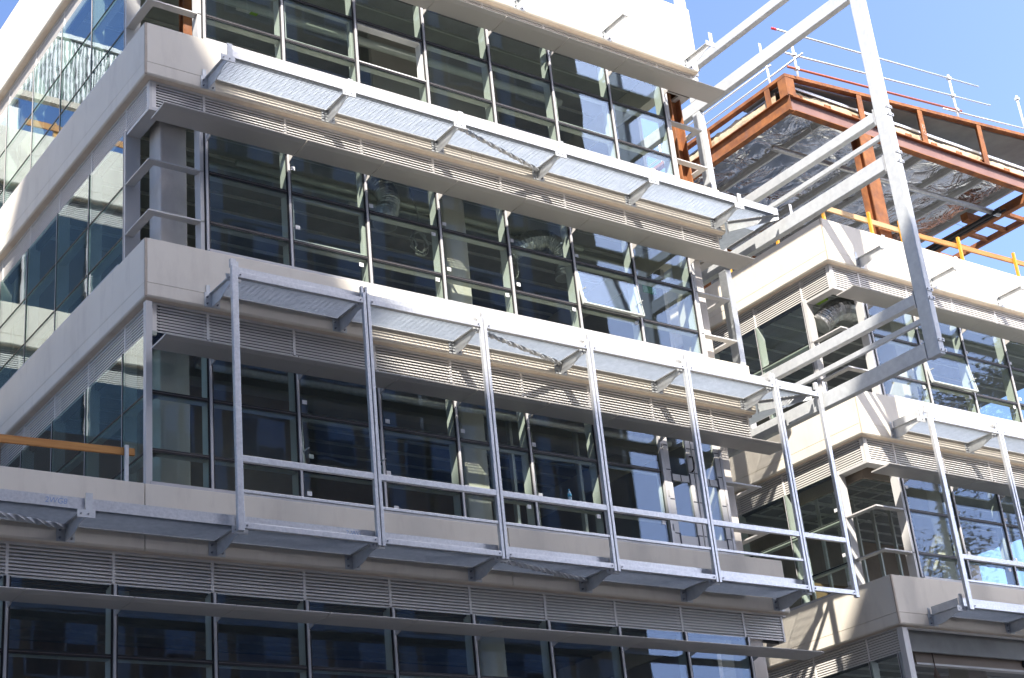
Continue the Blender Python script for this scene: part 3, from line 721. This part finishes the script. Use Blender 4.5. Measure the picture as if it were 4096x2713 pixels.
TC = {}
def toe(parent, a, b, L):
    w = round(b-a, 3)
    if w not in TC:
        mb = MB(); mb.box(0, w, -0.722, -0.714, -0.757, -0.598); mb.box(0, w, -0.714, -0.70, -0.606, -0.598); TC[w] = mb.mesh('toe_board', 'galv')
    return link('toe_board', TC[w], parent, (a, 0, L))
def angle(parent, a, b, L):
    mb = MB(); mb.box(a, b, -0.045, -0.002, L-0.772, L-0.764); mb.box(a, b, -0.009, -0.002, L-0.764, L-0.70)
    return link('wall_angle', mb.mesh('wall_angle', 'galv_dull'), parent)
def brace(parent, xa, xb, L):
    """flat strap twisted about its length, from one bracket tip back to the foot of the next"""
    mb = MB(); p0 = Vector((xa+0.05, -0.66, L-0.82)); p1 = Vector((xb-0.03, -0.06, L-0.80)); n = 140
    d = (p1-p0).normalized(); e1 = d.cross(Vector((0, 0, 1))).normalized(); e2 = d.cross(e1); k0 = 0; w = 0.034; t = 0.024
    for i in range(n+1):
        p = p0.lerp(p1, i/n); a = 0 if i < 5 else (min(i, n-4)-5)/(n-9)*math.pi*7
        q1 = math.cos(a)*e1+math.sin(a)*e2; q2 = -math.sin(a)*e1+math.cos(a)*e2
        mb.v += [tuple(p+q1*w+q2*t), tuple(p-q1*w+q2*t), tuple(p-q1*w-q2*t), tuple(p+q1*w-q2*t)]
        if i:
            b = 4*i
            for k in range(4): mb.f.append((b-4+k, b-4+(k+1) % 4, b+(k+1) % 4, b+k)); mb.mi.append(0)
    mb.f += [(3, 2, 1, 0), (4*n, 4*n+1, 4*n+2, 4*n+3)]; mb.mi += [0, 0]
    mb.box(xa-0.01, xa+0.22, -0.70, -0.60, L-0.828, L-0.815)
    mb.m = 1
    for x_, y_ in ((xa+0.09, -0.64), (xa+0.17, -0.63)): mb.tube([(x_, y_, L-0.83), (x_, y_, L-0.85)], 0.02, 6)
    return link('brace', mb.mesh('brace', ['galv_dull', 'bolt_steel']), parent)
def writing(parent, text, x, y, z, size, mat, rot=(math.pi/2, 0, 0)):
    cu = bpy.data.curves.new('marking', 'FONT'); cu.body = text; cu.size = size; cu.extrude = 0.0006; cu.shear = 0.15
    tmp = bpy.data.objects.new('marking', cu); col.objects.link(tmp)
    me = bpy.data.meshes.new_from_object(tmp.evaluated_get(bpy.context.evaluated_depsgraph_get())); bpy.data.objects.remove(tmp)
    me.materials.clear(); me.materials.append(MATS[mat])
    o = bpy.data.objects.new('marking', me); col.objects.link(o); o.location = (x, y, z); o.rotation_euler = rot
    o.parent = parent; o.matrix_parent_inverse = Matrix.Translation(-WT[parent.name]); WT[o.name] = Vector((x, y, z)); return o
BX = [1.105+2.262*i for i in range(6)]
def walkway(label, L, xs, x_end, braces, ends=True):
    t = thing('maintenance_walkway', label, 'walkway', ((xs[0]+xs[-1])/2, -0.4, L-0.8), 'steel grating walkways bolted to the facade')
    for x in xs: bracket(t, x, L)
    e = xs + [x_end]
    toes = []
    for a, b in zip(e[:-1], e[1:]):
        grating(t, a+0.012, b-0.012, L); toes.append(toe(t, a+0.008, b-0.008, L))
    angle(t, xs[0]+0.14, x_end-0.9, L)
    for i in braces: brace(t, xs[i], xs[i+1], L)
    return t, toes
w4, t4 = walkway('bare grating walkway without guard frames under the open top floor windows', 8.0, BX, 13.56, [2])
w3, t3 = walkway('grating walkway along the middle band, its outer edge carried by tall guard frames', 4.0, BX, 13.60, [2])
w2, t2 = walkway('lowest shaded grating walkway running off the left of the picture', 0.0, [BX[0]-2.262*3, BX[0]-2.262*2, BX[0]-2.262]+BX, 12.5, [1, 5])
writing(t4[1], '4WG5', 5.15, -0.7235, 7.28, 0.10, 'marker_blue')
writing(t2[2], '2WG8', -1.72, -0.7235, -0.71, 0.11, 'marker_blue')
writing(t2[3], '2-WG', 2.85, -0.7235, -0.70, 0.10, 'marker_blue')
writing(t3[4], '3WG3', 11.6, -0.7235, 3.30, 0.09, 'chalk')
# side walkway strips round the right-hand corner and the 45 degree corner brackets
for L, wk in ((8.0, w4), (4.0, w3)):
    g2 = grating_mesh(3.2, 12.74, 13.55); g2.v = [(b, a, c_) for a, b, c_ in g2.v]; g2.f = [tuple(reversed(f)) for f in g2.f]
    stuff(link('grating', g2.mesh('grating', 'galv_grating'), wk, (0, -0.0, L-0.002)))
    mb = MB(); mb.box(13.552, 13.56, 0.0, 3.2, L-0.757, L-0.60); link('toe_board', mb.mesh('toe_board', 'galv'), wk)
    mb = MB(); p0 = Vector((12.74, -0.03, 0)); p1 = Vector((13.52, -0.74, 0)); d = (p1-p0).normalized(); e1 = Vector((d.y, -d.x, 0))*0.006; e2 = Vector((d.y, -d.x, 0))*0.05
    def Pz(p, z): return (p.x, p.y, L+z)
    for lo0, lo1, hi, e in ((-0.985, -0.872, -0.772, e1), (-0.772, -0.772, -0.760, e2)):
        mb.add([Pz(p0+e, lo0), Pz(p1+e, lo1), Pz(p1+e, hi), Pz(p0+e, hi), Pz(p0-e, lo0), Pz(p1-e, lo1), Pz(p1-e, hi), Pz(p0-e, hi)],
               [(0, 1, 2, 3), (7, 6, 5, 4), (0, 4, 5, 1), (1, 5, 6, 2), (2, 6, 7, 3), (3, 7, 4, 0)])
    n = Vector((d.y, -d.x, 0))
    q = p0+d*0.0
    mb.add([Pz(q+n*0.12, -0.99), Pz(q-n*0.12, -0.99), Pz(q-n*0.12, -0.75), Pz(q+n*0.12, -0.75), Pz(q+n*0.12-d*0.012, -0.99), Pz(q-n*0.12-d*0.012, -0.99), Pz(q-n*0.12-d*0.012, -0.75), Pz(q+n*0.12-d*0.012, -0.75)],
           [(0, 1, 2, 3), (7, 6, 5, 4), (0, 4, 5, 1), (1, 5, 6, 2), (2, 6, 7, 3), (3, 7, 4, 0)])
    link('corner_bracket', mb.mesh('corner_bracket', 'galv_dull'), wk)
# bare brackets
for x, lab in ((7.9, 'bare bracket cut by the top edge, on the sunlit top parapet'), (10.13, 'bare bracket in the middle of the sunlit top parapet'), (12.39, 'bare bracket at the right corner of the sunlit top parapet')):
    tag(link('steel_bracket', BRK, None, (x, 0, 11.92)), lab, 'bracket', 'bare brackets on the top parapet')
for x, lab in ((16.70, 'bare bracket nearest the second block\'s corner, between two diagonal shadows'), (19.12, 'bare bracket just right of the big galvanised post'), (21.50, 'bare bracket at the right picture edge under the orange rail')):
    tag(link('steel_bracket', BRK, None, (x, 0, 8.03)), lab, 'bracket', 'bare brackets on the second block')
BBX = [16.70+2.40*k for k in range(3)]
wb3, _ = walkway('sunlit grating walkway on the second block behind its first guard post', 4.0, BBX, 23.9, [])
wb2, _ = walkway('shaded grating walkway low on the second block at the bottom right', 0.0, BBX, 23.9, [])
for wk, L in ((wb3, 4.0), (wb2, 0.0)):
    mb = MB(); mb.box(BBX[0]-0.008, BBX[0], -0.70, -0.02, L-0.757, L-0.60); link('toe_board', mb.mesh('toe_board', 'galv_dull'), wk)

# ------------------------------------------------------------------ guard frames
def guard(label, xa, xb, L, thin=True, lw=0.055, rw=0.055, group='tall guard frames between the walkways'):
    t = thing('guard_frame', label, 'steel frame', ((xa+xb)/2, -0.85, L-0.87), group)
    y0, y1 = -0.885, -0.815
    def stile(a, b):
        mb = MB(); mb.box(a, b, y0, y1, L-0.87, L+3.33); link('stile', mb.mesh('stile', 'galv'), t, bevel=0.005)
        mb = MB(); mb.box(a+0.012, b-0.004, y1-0.012, y1+0.05, L+3.332, L+3.47); link('lug', mb.mesh('lug', 'galv'), t)
    stile(xa, xa+lw); stile(xb-rw, xb)
    def rail(z0, z1, ya=y0+0.004, yb=y1-0.004):
        mb = MB(); mb.box(xa+lw, xb-rw, ya, yb, z0, z1); link('rail', mb.mesh('rail', 'galv'), t, bevel=0.004)
    rail(L+3.14, L+3.235); rail(L+0.175, L+0.27); rail(L-0.83, L-0.745)
    if thin: rail(L-0.295, L-0.25, y0+0.012, y1-0.012)
    mb = MB()
    for xx in (xa+lw+0.04, xb-rw-0.04):
        for zz in (L+3.187, L-0.787): mb.tube([(xx, y0+0.004, zz), (xx, y0-0.014, zz)], 0.013, 6)
    link('bolt', mb.mesh('bolt', 'bolt_steel'), t)
    return t
names = ['leftmost guard frame, standing alone at its left post in full shade', 'second guard frame from the left, in front of the column-free shaded glass',
         'third guard frame from the left, before the pale inner column', 'fourth guard frame from the left, with the small bottle on its rail', 'fifth guard frame from the left, before the taped glass doors']
for i in range(5):
    guard(names[i], BX[i]+(0.01 if i else -0.09), BX[i+1]-0.01, 0.0, lw=0.055 if i else 0.10)
guard('narrow end guard frame projecting past the building\'s right corner', BX[5]+0.01, 13.66, 0.0, thin=False, rw=0.09)
guard('guard frame at the right picture edge on the second block', 16.80, 19.10-0.01, 0.0, lw=0.12)
guard('guard frame cut by the right picture edge on the second block', 19.12, 21.5, 0.0)
# small bottle on the fourth frame's middle rail
bt = thing('drink_bottle', 'small blue-capped drink bottle standing on a guard rail', 'bottle', (7.08, -0.85, 0.27))
mb = MB(); n = 12
prof = [(0.030, 0), (0.032, 0.01), (0.031, 0.05), (0.032, 0.10), (0.028, 0.13), (0.014, 0.165), (0.012, 0.175)]
mb.tube([(7.08, -0.85, 0.27+z) for r_, z in prof], 0.03, n, rads=[r_ for r_, z in prof]); link('body', mb.mesh('body', 'bottle_clear', smooth=True), bt)
mb = MB(); mb.tube([(7.08, -0.85, 0.445), (7.08, -0.85, 0.47)], 0.015, n); link('cap', mb.mesh('cap', 'bottle_blue'), bt)
mb = MB(); mb.tube([(7.08, -0.85, 0.33), (7.08, -0.85, 0.385)], 0.0335, n); link('wrapper', mb.mesh('wrapper', 'bottle_blue', smooth=True), bt)

# ------------------------------------------------------------------ galvanised portal frame in the gap
P = thing('steel_portal', 'huge galvanised steel frame projecting from the gap between both blocks', 'steel frame', (13.83, -1.2, 2.95))
x0, x1 = 13.75, 13.91
def member(name, *b, m='galv_dull', bevel=0.012):
    mb = MB(); mb.box(*b); return link(name, mb.mesh(name, m), P, bevel=bevel)
post = member('outer_post', x0, x1, -3.745, -3.445, 2.91, 16.0, bevel=0.02)
for L in (4.0, 8.0, 12.0):
    yin = 6.0
    member('floor_beam', x0+0.002, x1-0.002, -3.443, yin, L-1.045, L-0.745)
    member('upper_beam', x0+0.002, x1-0.002, -3.443, 1.198, L+0.04, L+0.255)
    if L < 12: member('middle_rail', x0+0.03, x1-0.05, -3.443, 1.198, L-0.35, L-0.25, bevel=0.006)
    member('inner_post', x0+0.001, x1-0.001, 1.20, 1.43, L-0.743, L+4-1.047)
    for zz in (L-1.0, L-0.79, L+0.06, L+0.235):
        mb = MB(); mb.box(x0-0.006, x1+0.03, -3.757, -3.746, zz-0.035, zz+0.035); sp_ = link('splice_plate', mb.mesh('splice_plate', 'galv_dull'), P)
        for xx in (x0+0.04, x1-0.01):
            mb = MB(); mb.tube([(xx, -3.757, zz), (xx, -3.775, zz)], 0.015, 6); link('bolt', mb.mesh('bolt', 'bolt_steel'), sp_)
    mb = MB(); mb.box(x0+0.02, x0+0.09, -0.86, -0.85, L-0.744, L-0.50); link('lug', mb.mesh('lug', 'galv'), P)
    mb = MB(); mb.box(x0-0.012, x1+0.012, 1.10, 1.198, L+0.02, L+0.038); mb.box(x0-0.012, x1+0.012, 1.18, 1.199, L-0.10, L+0.02)
    link('cleat', mb.mesh('cleat', 'galv_dull'), P)
for zz in (4.15, 8.15, 3.1, 7.1):
    mb = MB(); mb.box(x0-0.01, x0+0.02, -3.442, -3.42, zz-0.19, zz+0.16); link('end_plate', mb.mesh('end_plate', 'galv'), P)

# ------------------------------------------------------------------ rusty roof frame on B
RF = thing('roof_frame', 'unfinished rusty steel roof with foil lining over the second block', 'roof', (20, 4, 8.06))
def rf(name, m, *b, bevel=0.0): return boxpart(name, m, RF, *b, bevel=bevel)
RX0, RX1, RY0, RY1 = 15.98, 27.0, 0.40, 12.0
zt = lambda x: 12.06+0.098*(x-16.0)
# front channel, open to the street
mb = MB(); mb.m = 0
mb.box(RX0+0.10, RX1, RY0, RY0+0.17, 11.555, 11.575); mb.box(RX0+0.10, RX1, RY0, RY0+0.17, 11.165, 11.185)
mb.m = 1; mb.box(RX0+0.10, RX1, RY0+0.09, RY0+0.105, 11.185, 11.555)
link('edge_channel', mb.mesh('edge_channel', ['rust', 'primer']), RF)
mb = MB(); mb.box(RX0-0.085, RX0+0.085, RY0+0.02, RY1, 11.555, 11.575); mb.box(RX0-0.085, RX0+0.085, RY0+0.02, RY1, 11.165, 11.185); mb.box(RX0-0.007, RX0+0.007, RY0+0.02, RY1, 11.185, 11.555)
link('side_beam', mb.mesh('side_beam', 'rust'), RF)
mb = MB(); mb.prism([(RX0-0.06, zt(RX0)), (RX1, zt(RX1)), (RX1, zt(RX1)+0.085), (RX0-0.06, zt(RX0)+0.085)], 'y', RY0, RY0+0.16); link('top_rail', mb.mesh('top_rail', 'rust'), RF)
mb = MB(); mb.box(RX0-0.06, RX0+0.10, RY0+0.162, RY1, zt(RX0), zt(RX0)+0.085); link('top_rail', mb.mesh('top_rail', 'rust'), RF)
mb = MB(); mb.box(RX0-0.055, RX0+0.22, RY0+0.004, RY0+0.02, 11.578, zt(RX0)-0.002); mb.box(RX0-0.055, RX0-0.04, RY0+0.02, RY0+0.26, 11.578, zt(RX0)-0.002)
cpn = link('corner_post', mb.mesh('corner_post', 'rust'), RF)
for i, x in enumerate((18.45, 20.70, 23.05, 25.4)):
    mb = MB(); mb.prism([(x-0.10, 11.577), (x+0.10, 11.577), (x+0.10, zt(x)-0.004), (x-0.06, zt(x)-0.004)], 'y', RY0+0.005, RY0+0.02); mb.box(x+0.09, x+0.105, RY0+0.021, RY0+0.18, 11.577, zt(x)-0.004)
    o = link('post', mb.mesh('post', 'rust'), RF)
    if i == 1: writing(o, '52-C1', x-0.02, RY0+0.003, 12.12, 0.13, 'chalk', rot=(math.pi/2, math.pi/2, 0))
for y in (0.95, 3.05, 5.3, 7.6):
    mb = MB(); mb.box(RX0-0.055, RX0-0.04, y, y+0.16, 11.578, zt(RX0)-0.002); mb.box(RX0-0.04, RX0+0.10, y+0.14, y+0.155, 11.578, zt(RX0)-0.002); link('post', mb.mesh('post', 'rust'), RF)
# purlins along y, foil sheet between, insulation edge, galvanised edge strip, blue sheet
FOX1 = 24.9
def lump(name, x_a, x_b, y_a, y_b, z_a, z_b, amp, m, nx=60, ny=2, axis='x'):
    rnd = random.Random(hash(name) % 1000 + int(x_a*10)); mb = MB(); vs = []
    nn = nx
    for i in range(nn+1):
        t = i/nn
        a = x_a+(x_b-x_a)*t if axis == 'x' else y_a+(y_b-y_a)*t
        h = z_b+amp*(0.6*math.sin(t*23+x_a)+0.5*math.sin(t*57+1.3)+rnd.uniform(-0.5, 0.5))
        o_ = amp*0.3*rnd.uniform(-1, 1)
        for (w, z) in ((0, z_a), (o_, (z_a+h)/2), (0.02, h), (1, h), (1, z_a)):
            if axis == 'x': vs.append((a, y_a+(y_b-y_a)*w if w in (0, 1) else y_a+w, z))
            else: vs.append((x_a+(x_b-x_a)*w if w in (0, 1) else x_a+w, a, z))
    mb.v = vs
    for i in range(nn):
        for k in range(5):
            q = (i*5+k, i*5+(k+1) % 5, (i+1)*5+(k+1) % 5, (i+1)*5+k)
            mb.f.append(q if axis == 'x' else q[::-1]); mb.mi.append(0)
    return stuff(link(name, mb.mesh(name, m, smooth=False), RF))
mb = MB(); nx, ny = 60, 60
rnd = random.Random(4)
for j in range(ny+1):
    for i in range(nx+1):
        x = RX0+0.1+(FOX1-RX0-0.1)*i/nx; y = RY0+0.2+(RY1-RY0-0.3)*j/ny
        mb.v.append((x, y, 11.70-0.055*math.sin(((x-16.5) % 1.2)/1.2*math.pi)+rnd.uniform(-0.012, 0.012)))
for j in range(ny):
    for i in range(nx):
        a = j*(nx+1)+i; mb.f.append((a, a+1, a+nx+2, a+nx+1)[::-1]); mb.mi.append(0)
fo = link('foil_sheet', mb.mesh('foil_sheet', 'foil', smooth=True), RF)
boxpart('roof_sheet', 'corrugated', RF, RX0+0.15, FOX1, RY0+0.35, RY1-0.1, 11.93, 11.97)
for k in range(8):
    x = 16.5+1.2*k
    if x > FOX1: break
    mb = MB(); mb.box(x-0.035, x+0.035, RY0+0.25, RY1-0.1, 11.585, 11.598); mb.box(x-0.035, x-0.025, RY0+0.25, RY1-0.1, 11.598, 11.80); mb.box(x-0.025, x+0.035, RY0+0.25, RY1-0.1, 11.79, 11.80)
    link('purlin', mb.mesh('purlin', 'galv_dull'), RF)
for k in range(9):
    x = 16.55+0.95*k
    mb = MB(); mb.box(x-0.004, x+0.05, RY0+0.16, RY0+0.20, 11.577, 11.80); mb.box(x-0.16, x-0.004, RY0+0.17, RY0+0.19, 11.68, 11.80); link('purlin_end', mb.mesh('purlin_end', 'rust'), RF)
lump('insulation_edge', RX0+0.25, FOX1, RY0+0.22, RY0+0.5, 11.78, 11.94, 0.03, 'insulation', 90)
lump('insulation_side', RX0+0.06, RX0+0.4, RY0+0.5, RY1-1, 11.62, 11.90, 0.07, 'insulation', 90, axis='y')
mb = MB(); mb.prism([(RX0+0.25, 11.965), (RX1-0.5, 12.00), (RX1-0.5, 12.07), (RX0+0.25, 12.03)], 'y', RY0+0.20, RY0+0.24); link('edge_strip', mb.mesh('edge_strip', 'galv'), RF)
lump('foil_edge', 19.2, RX1-0.1, RY0+0.8, RY0+0.85, 12.0, 12.36, 0.02, 'foil', 80)
mb = MB(); mb.prism([(RX0+0.11, zt(RX0)-0.02), (RX1-0.1, zt(RX1)-0.03), (RX1-0.1, zt(RX1)+0.01), (RX0+0.11, zt(RX0)+0.02)], 'y', RY0+0.17, RY0+1.6); link('roof_deck', mb.mesh('roof_deck', 'ceiling_dark'), RF)
rf('upstand', 'ceiling_dark', RX0+0.45, FOX1, RY0+1.2, RY0+1.24, 11.98, 12.04)
# open ladder-like eaves frame at the right
mb = MB(); mb.box(24.95, 25.13, 0.6, 12, 11.15, 11.40); link('eaves_beam', mb.mesh('eaves_beam', 'rust'), RF)
mb = MB(); mb.box(25.98, 26.10, 0.6, 12, 11.20, 11.34); link('eaves_beam', mb.mesh('eaves_beam', 'rust'), RF)
for k in range(12): rf('eaves_rung', 'rust', 25.132, 25.978, 1.0+0.62*k, 1.10+0.62*k, 11.21, 11.32)
for k in range(4): rf('cross_beam', 'rust', 24.3, 24.948, 2.2+2.4*k, 2.42+2.4*k, 11.17, 11.38)
mb = MB(); hcol(mb, 18.38, 0.55, 7.9, 11.163, 0.40, 0.30); link('column', mb.mesh('column', 'rust'), RF)
mb = MB(); hcol(mb, 18.38, 6.5, 7.9, 11.4, 0.3, 0.3); link('column', mb.mesh('column', 'rust'), RF)
rf('cross_beam', 'rust', 16.1, 24.9, 6.35, 6.6, 10.75, 11.15)
rf('cross_beam', 'rust', 16.1, 24.9, 9.2, 9.4, 9.2, 9.5)
mb = MB(); mb.tube([(16.6, 1.75, 11.05), (24.6, 1.45, 11.0)], 0.075, 12); link('pipe', mb.mesh('pipe', 'foil_duct', smooth=True), RF)
mb = MB(); mb.tube([(24.3, 1.2, 10.95), (24.5, 8, 10.95)], 0.05, 10); mb.tube([(24.55, 1.2, 11.0), (24.7, 8, 11.0)], 0.035, 10); link('pipe', mb.mesh('pipe', 'gasket', smooth=True), RF)
mb = MB(); mb.tube([(16.9, 0.9, 11.5), (19.6, 2.2, 11.0), (25, 2.5, 11.1)], 0.006, 5); link('wire', mb.mesh('wire', 'cable'), RF)

# scaffold guard rails standing on the roof
def tubes(name, label, segs, cat='guardrail', loc=(20, 0.6, 12.1)):
    t = thing(name, label, cat, loc)
    for nm, a, b, m, r in segs:
        mb = MB(); mb.tube([a, b], r, 10); link(nm, mb.mesh(nm, m, smooth=True), t)
    return t
segs = [('rail', (16.09, .6, 13.566), (23.81, .6, 14.256), 'galv', .024), ('rail', (16.33, .6, 12.95), (24.12, .6, 13.76), 'galv', .024), ('rail', (16.33, .6, 12.566), (22.77, .6, 13.19), 'red_tube', .03),
        ('post', (16.63, .6, 13.40), (16.63, .6, 12.15), 'white_paint', .03), ('post', (22.57, .6, 14.25), (22.57, .6, 12.70), 'white_paint', .03), ('post', (25.45, .6, 14.45), (25.45, .6, 12.95), 'white_paint', .03),
        ('rail', (22.0, .6, 13.05), (26.4, .6, 13.5), 'galv', .022), ('end_cap', (16.03, .6, 13.56), (16.17, .6, 13.573), 'red_plastic', .032)]
sg = tubes('scaffold_guardrail', 'scaffold tube guardrail with a red lower tube along the rusty roof front', segs)
mb = MB()
for x, z in ((16.63, 13.0), (16.63, 12.6), (22.57, 14.14), (22.57, 13.6), (22.57, 13.17), (25.45, 14.36)): mb.box(x-0.05, x+0.05, .55, .65, z-0.04, z+0.04)
link('clamp', mb.mesh('clamp', 'galv_dull'), sg)
segs = [('rail', (16.1, -0.1, 12.42+.02), (16.1, 9.0, 12.38), 'galv', .022), ('rail', (16.1, .9, 12.72), (16.1, 9.0, 12.72), 'galv', .022), ('post', (16.1, 1.03, 12.85), (16.1, 1.03, 12.1), 'white_paint', .028), ('post', (16.1, 5.0, 12.85), (16.1, 5.0, 12.1), 'white_paint', .028)]
tubes('scaffold_guardrail', 'scaffold tube guardrail along the left edge of the rusty roof', segs, loc=(16.1, 4, 12.1))
# timber barrier behind B's parapet
tb = thing('timber_barrier', 'orange timber barrier with yellow posts behind the second block\'s parapet', 'barrier', (20, 0.3, 8.06))
mb = MB(); mb.box(16.25, 18.75, 0.28, 0.33, 8.53, 8.66); link('rail', mb.mesh('rail', 'timber_pale'), tb, bevel=0.005)
mb = MB(); mb.prism([(18.75, 8.53), (25, 8.70), (25, 8.82), (18.75, 8.65)], 'y', 0.285, 0.335); link('rail', mb.mesh('rail', 'timber'), tb)
for x in (16.12, 17.68, 18.73, 20.82, 22.92):
    mb = MB(); mb.box(x-0.03, x+0.03, 0.21, 0.275, 7.9, 8.76+0.02*(x-16)); link('post', mb.mesh('post', 'yellow_paint'), tb)
for y in (1.6, 3.2):
    mb = MB(); mb.box(15.98, 16.04, y-0.03, y+0.03, 7.9, 8.75); link('post', mb.mesh('post', 'yellow_paint'), tb)
# timber barrier on the left terrace
tl = thing('timber_barrier', 'weathered orange plank barrier on the left terrace', 'barrier', (-1.2, 0.1, -0.05))
mb = MB(); mb.prism([(-4.2, 0.33), (-0.105, 0.445), (-0.105, 0.555), (-4.2, 0.45)], 'y', 0.11, 0.15); link('plank', mb.mesh('plank', 'timber'), tl, bevel=0.004)
for x in (-0.245, -2.9):
    mb = MB(); mb.box(x-0.025, x+0.025, 0.06, 0.105, 0.004, 0.575); link('post', mb.mesh('post', 'galv_dull'), tl)

# ------------------------------------------------------------------ services and loose things inside the glass
def duct(label, pts, r):
    t = thing('flexible_duct', label, 'duct', pts[-1], 'silver flexible ducts')
    P_ = [Vector(p) for p in pts]; out = []; rad = []
    n = 60
    def cr(a, b, c_, d, q): return 0.5*((2*b)+(-a+c_)*q+(2*a-5*b+4*c_-d)*q*q+(-a+3*b-3*c_+d)*q**3)
    m = len(P_)-1
    for i in range(n+1):
        f = i/n*m; k = min(int(f), m-1); q = f-k
        g_ = lambda j: P_[max(0, min(m, j))]
        out.append(cr(g_(k-1), g_(k), g_(k+1), g_(k+2), q)); rad.append(r*(1+0.06*(i % 2)+random.uniform(-0.03, 0.03)))
    mb = MB(); mb.tube(out, r, 16, rads=rad); link('body', mb.mesh('body', 'foil_duct', smooth=False), t)
    mb = MB(); mb.tube([out[-2], out[-1]], r*1.12, 16); link('collar', mb.mesh('collar', 'galv'), t)
    return t
duct('silver flexible duct hanging behind the middle floor\'s third window', [(4.75, 1.2, 7.1), (4.95, 1.0, 6.75), (5.05, 0.85, 6.35), (4.95, 0.8, 5.95), (4.9, 0.8, 5.75)], 0.20)
duct('silver flexible duct bent like an elbow left of the open window', [(8.0, 1.3, 6.1), (8.35, 1.1, 6.32), (8.75, 1.0, 6.38), (9.02, 0.9, 6.1), (9.05, 0.9, 5.6)], 0.20)
duct('silver flexible duct in the second block\'s open corner', [(16.15, 0.95, 5.95), (16.45, 0.8, 6.25), (16.85, 0.8, 6.42), (17.5, 0.9, 6.45)], 0.24)
def coil(label, x, y, z, r):
    t = thing('cable_coil', label, 'cable', (x, y, z-r), 'cable coils hung from the ceiling')
    mb = MB()
    for k in range(6):
        rr = r*random.uniform(0.8, 1.1); pts = [(x+random.uniform(-.05, .05)+0.7*rr*math.cos(a*0.3927), y+0.02*k, z+rr*math.sin(a*0.3927)*1.15) for a in range(17)]
        mb.tube(pts, 0.008, 5, caps=False)
    link('loops', mb.mesh('loops', 'cable', smooth=True), t)
    mb = MB(); mb.tube([(x, y, z+r), (x+0.05, y+0.1, z+r+0.4), (x-0.1, y+0.1, z+r+0.9)], 0.012, 6); mb.tube([(x+0.05, y+0.1, z+r+0.4), (x+0.5, y+0.1, z+r+0.45), (x+0.9, y+0.1, z+r+0.5)], 0.01, 6)
    link('tail', mb.mesh('tail', 'cable', smooth=True), t)
coil('pale cable coil hanging behind the middle floor\'s third window', 5.72, 0.9, 5.65, 0.24)
coil('pale cable coil hanging left of the elbow-shaped duct', 7.75, 0.9, 5.55, 0.26)
coil('thin cable loop hanging inside the second block\'s side window', 17.1, 2.2, 1.85, 0.14)
# frayed brush hanging in B's lowest opening
hb = thing('hanging_mop', 'frayed reddish mop head hanging on a rod at the bottom right', 'mop', (17.04, 0.46, -2.3))
mb = MB(); mb.tube([(17.03, 0.46, -1.07), (17.05, 0.46, -1.72)], 0.012, 6); link('rod', mb.mesh('rod', 'bark'), hb)
mb = MB()
for k in range(70):
    a = random.uniform(0, 6.28); q = random.uniform(0.02, 0.11)
    mb.tube([(17.05, 0.46, -1.69), (17.05+q*0.5*math.cos(a), 0.46+q*0.5*math.sin(a), -1.85), (17.06+q*math.cos(a), 0.46+q*math.sin(a), -2.15-random.uniform(0, .2))], 0.008, 4)
stuff(link('strands', mb.mesh('strands', 'tassel_red'), hb))
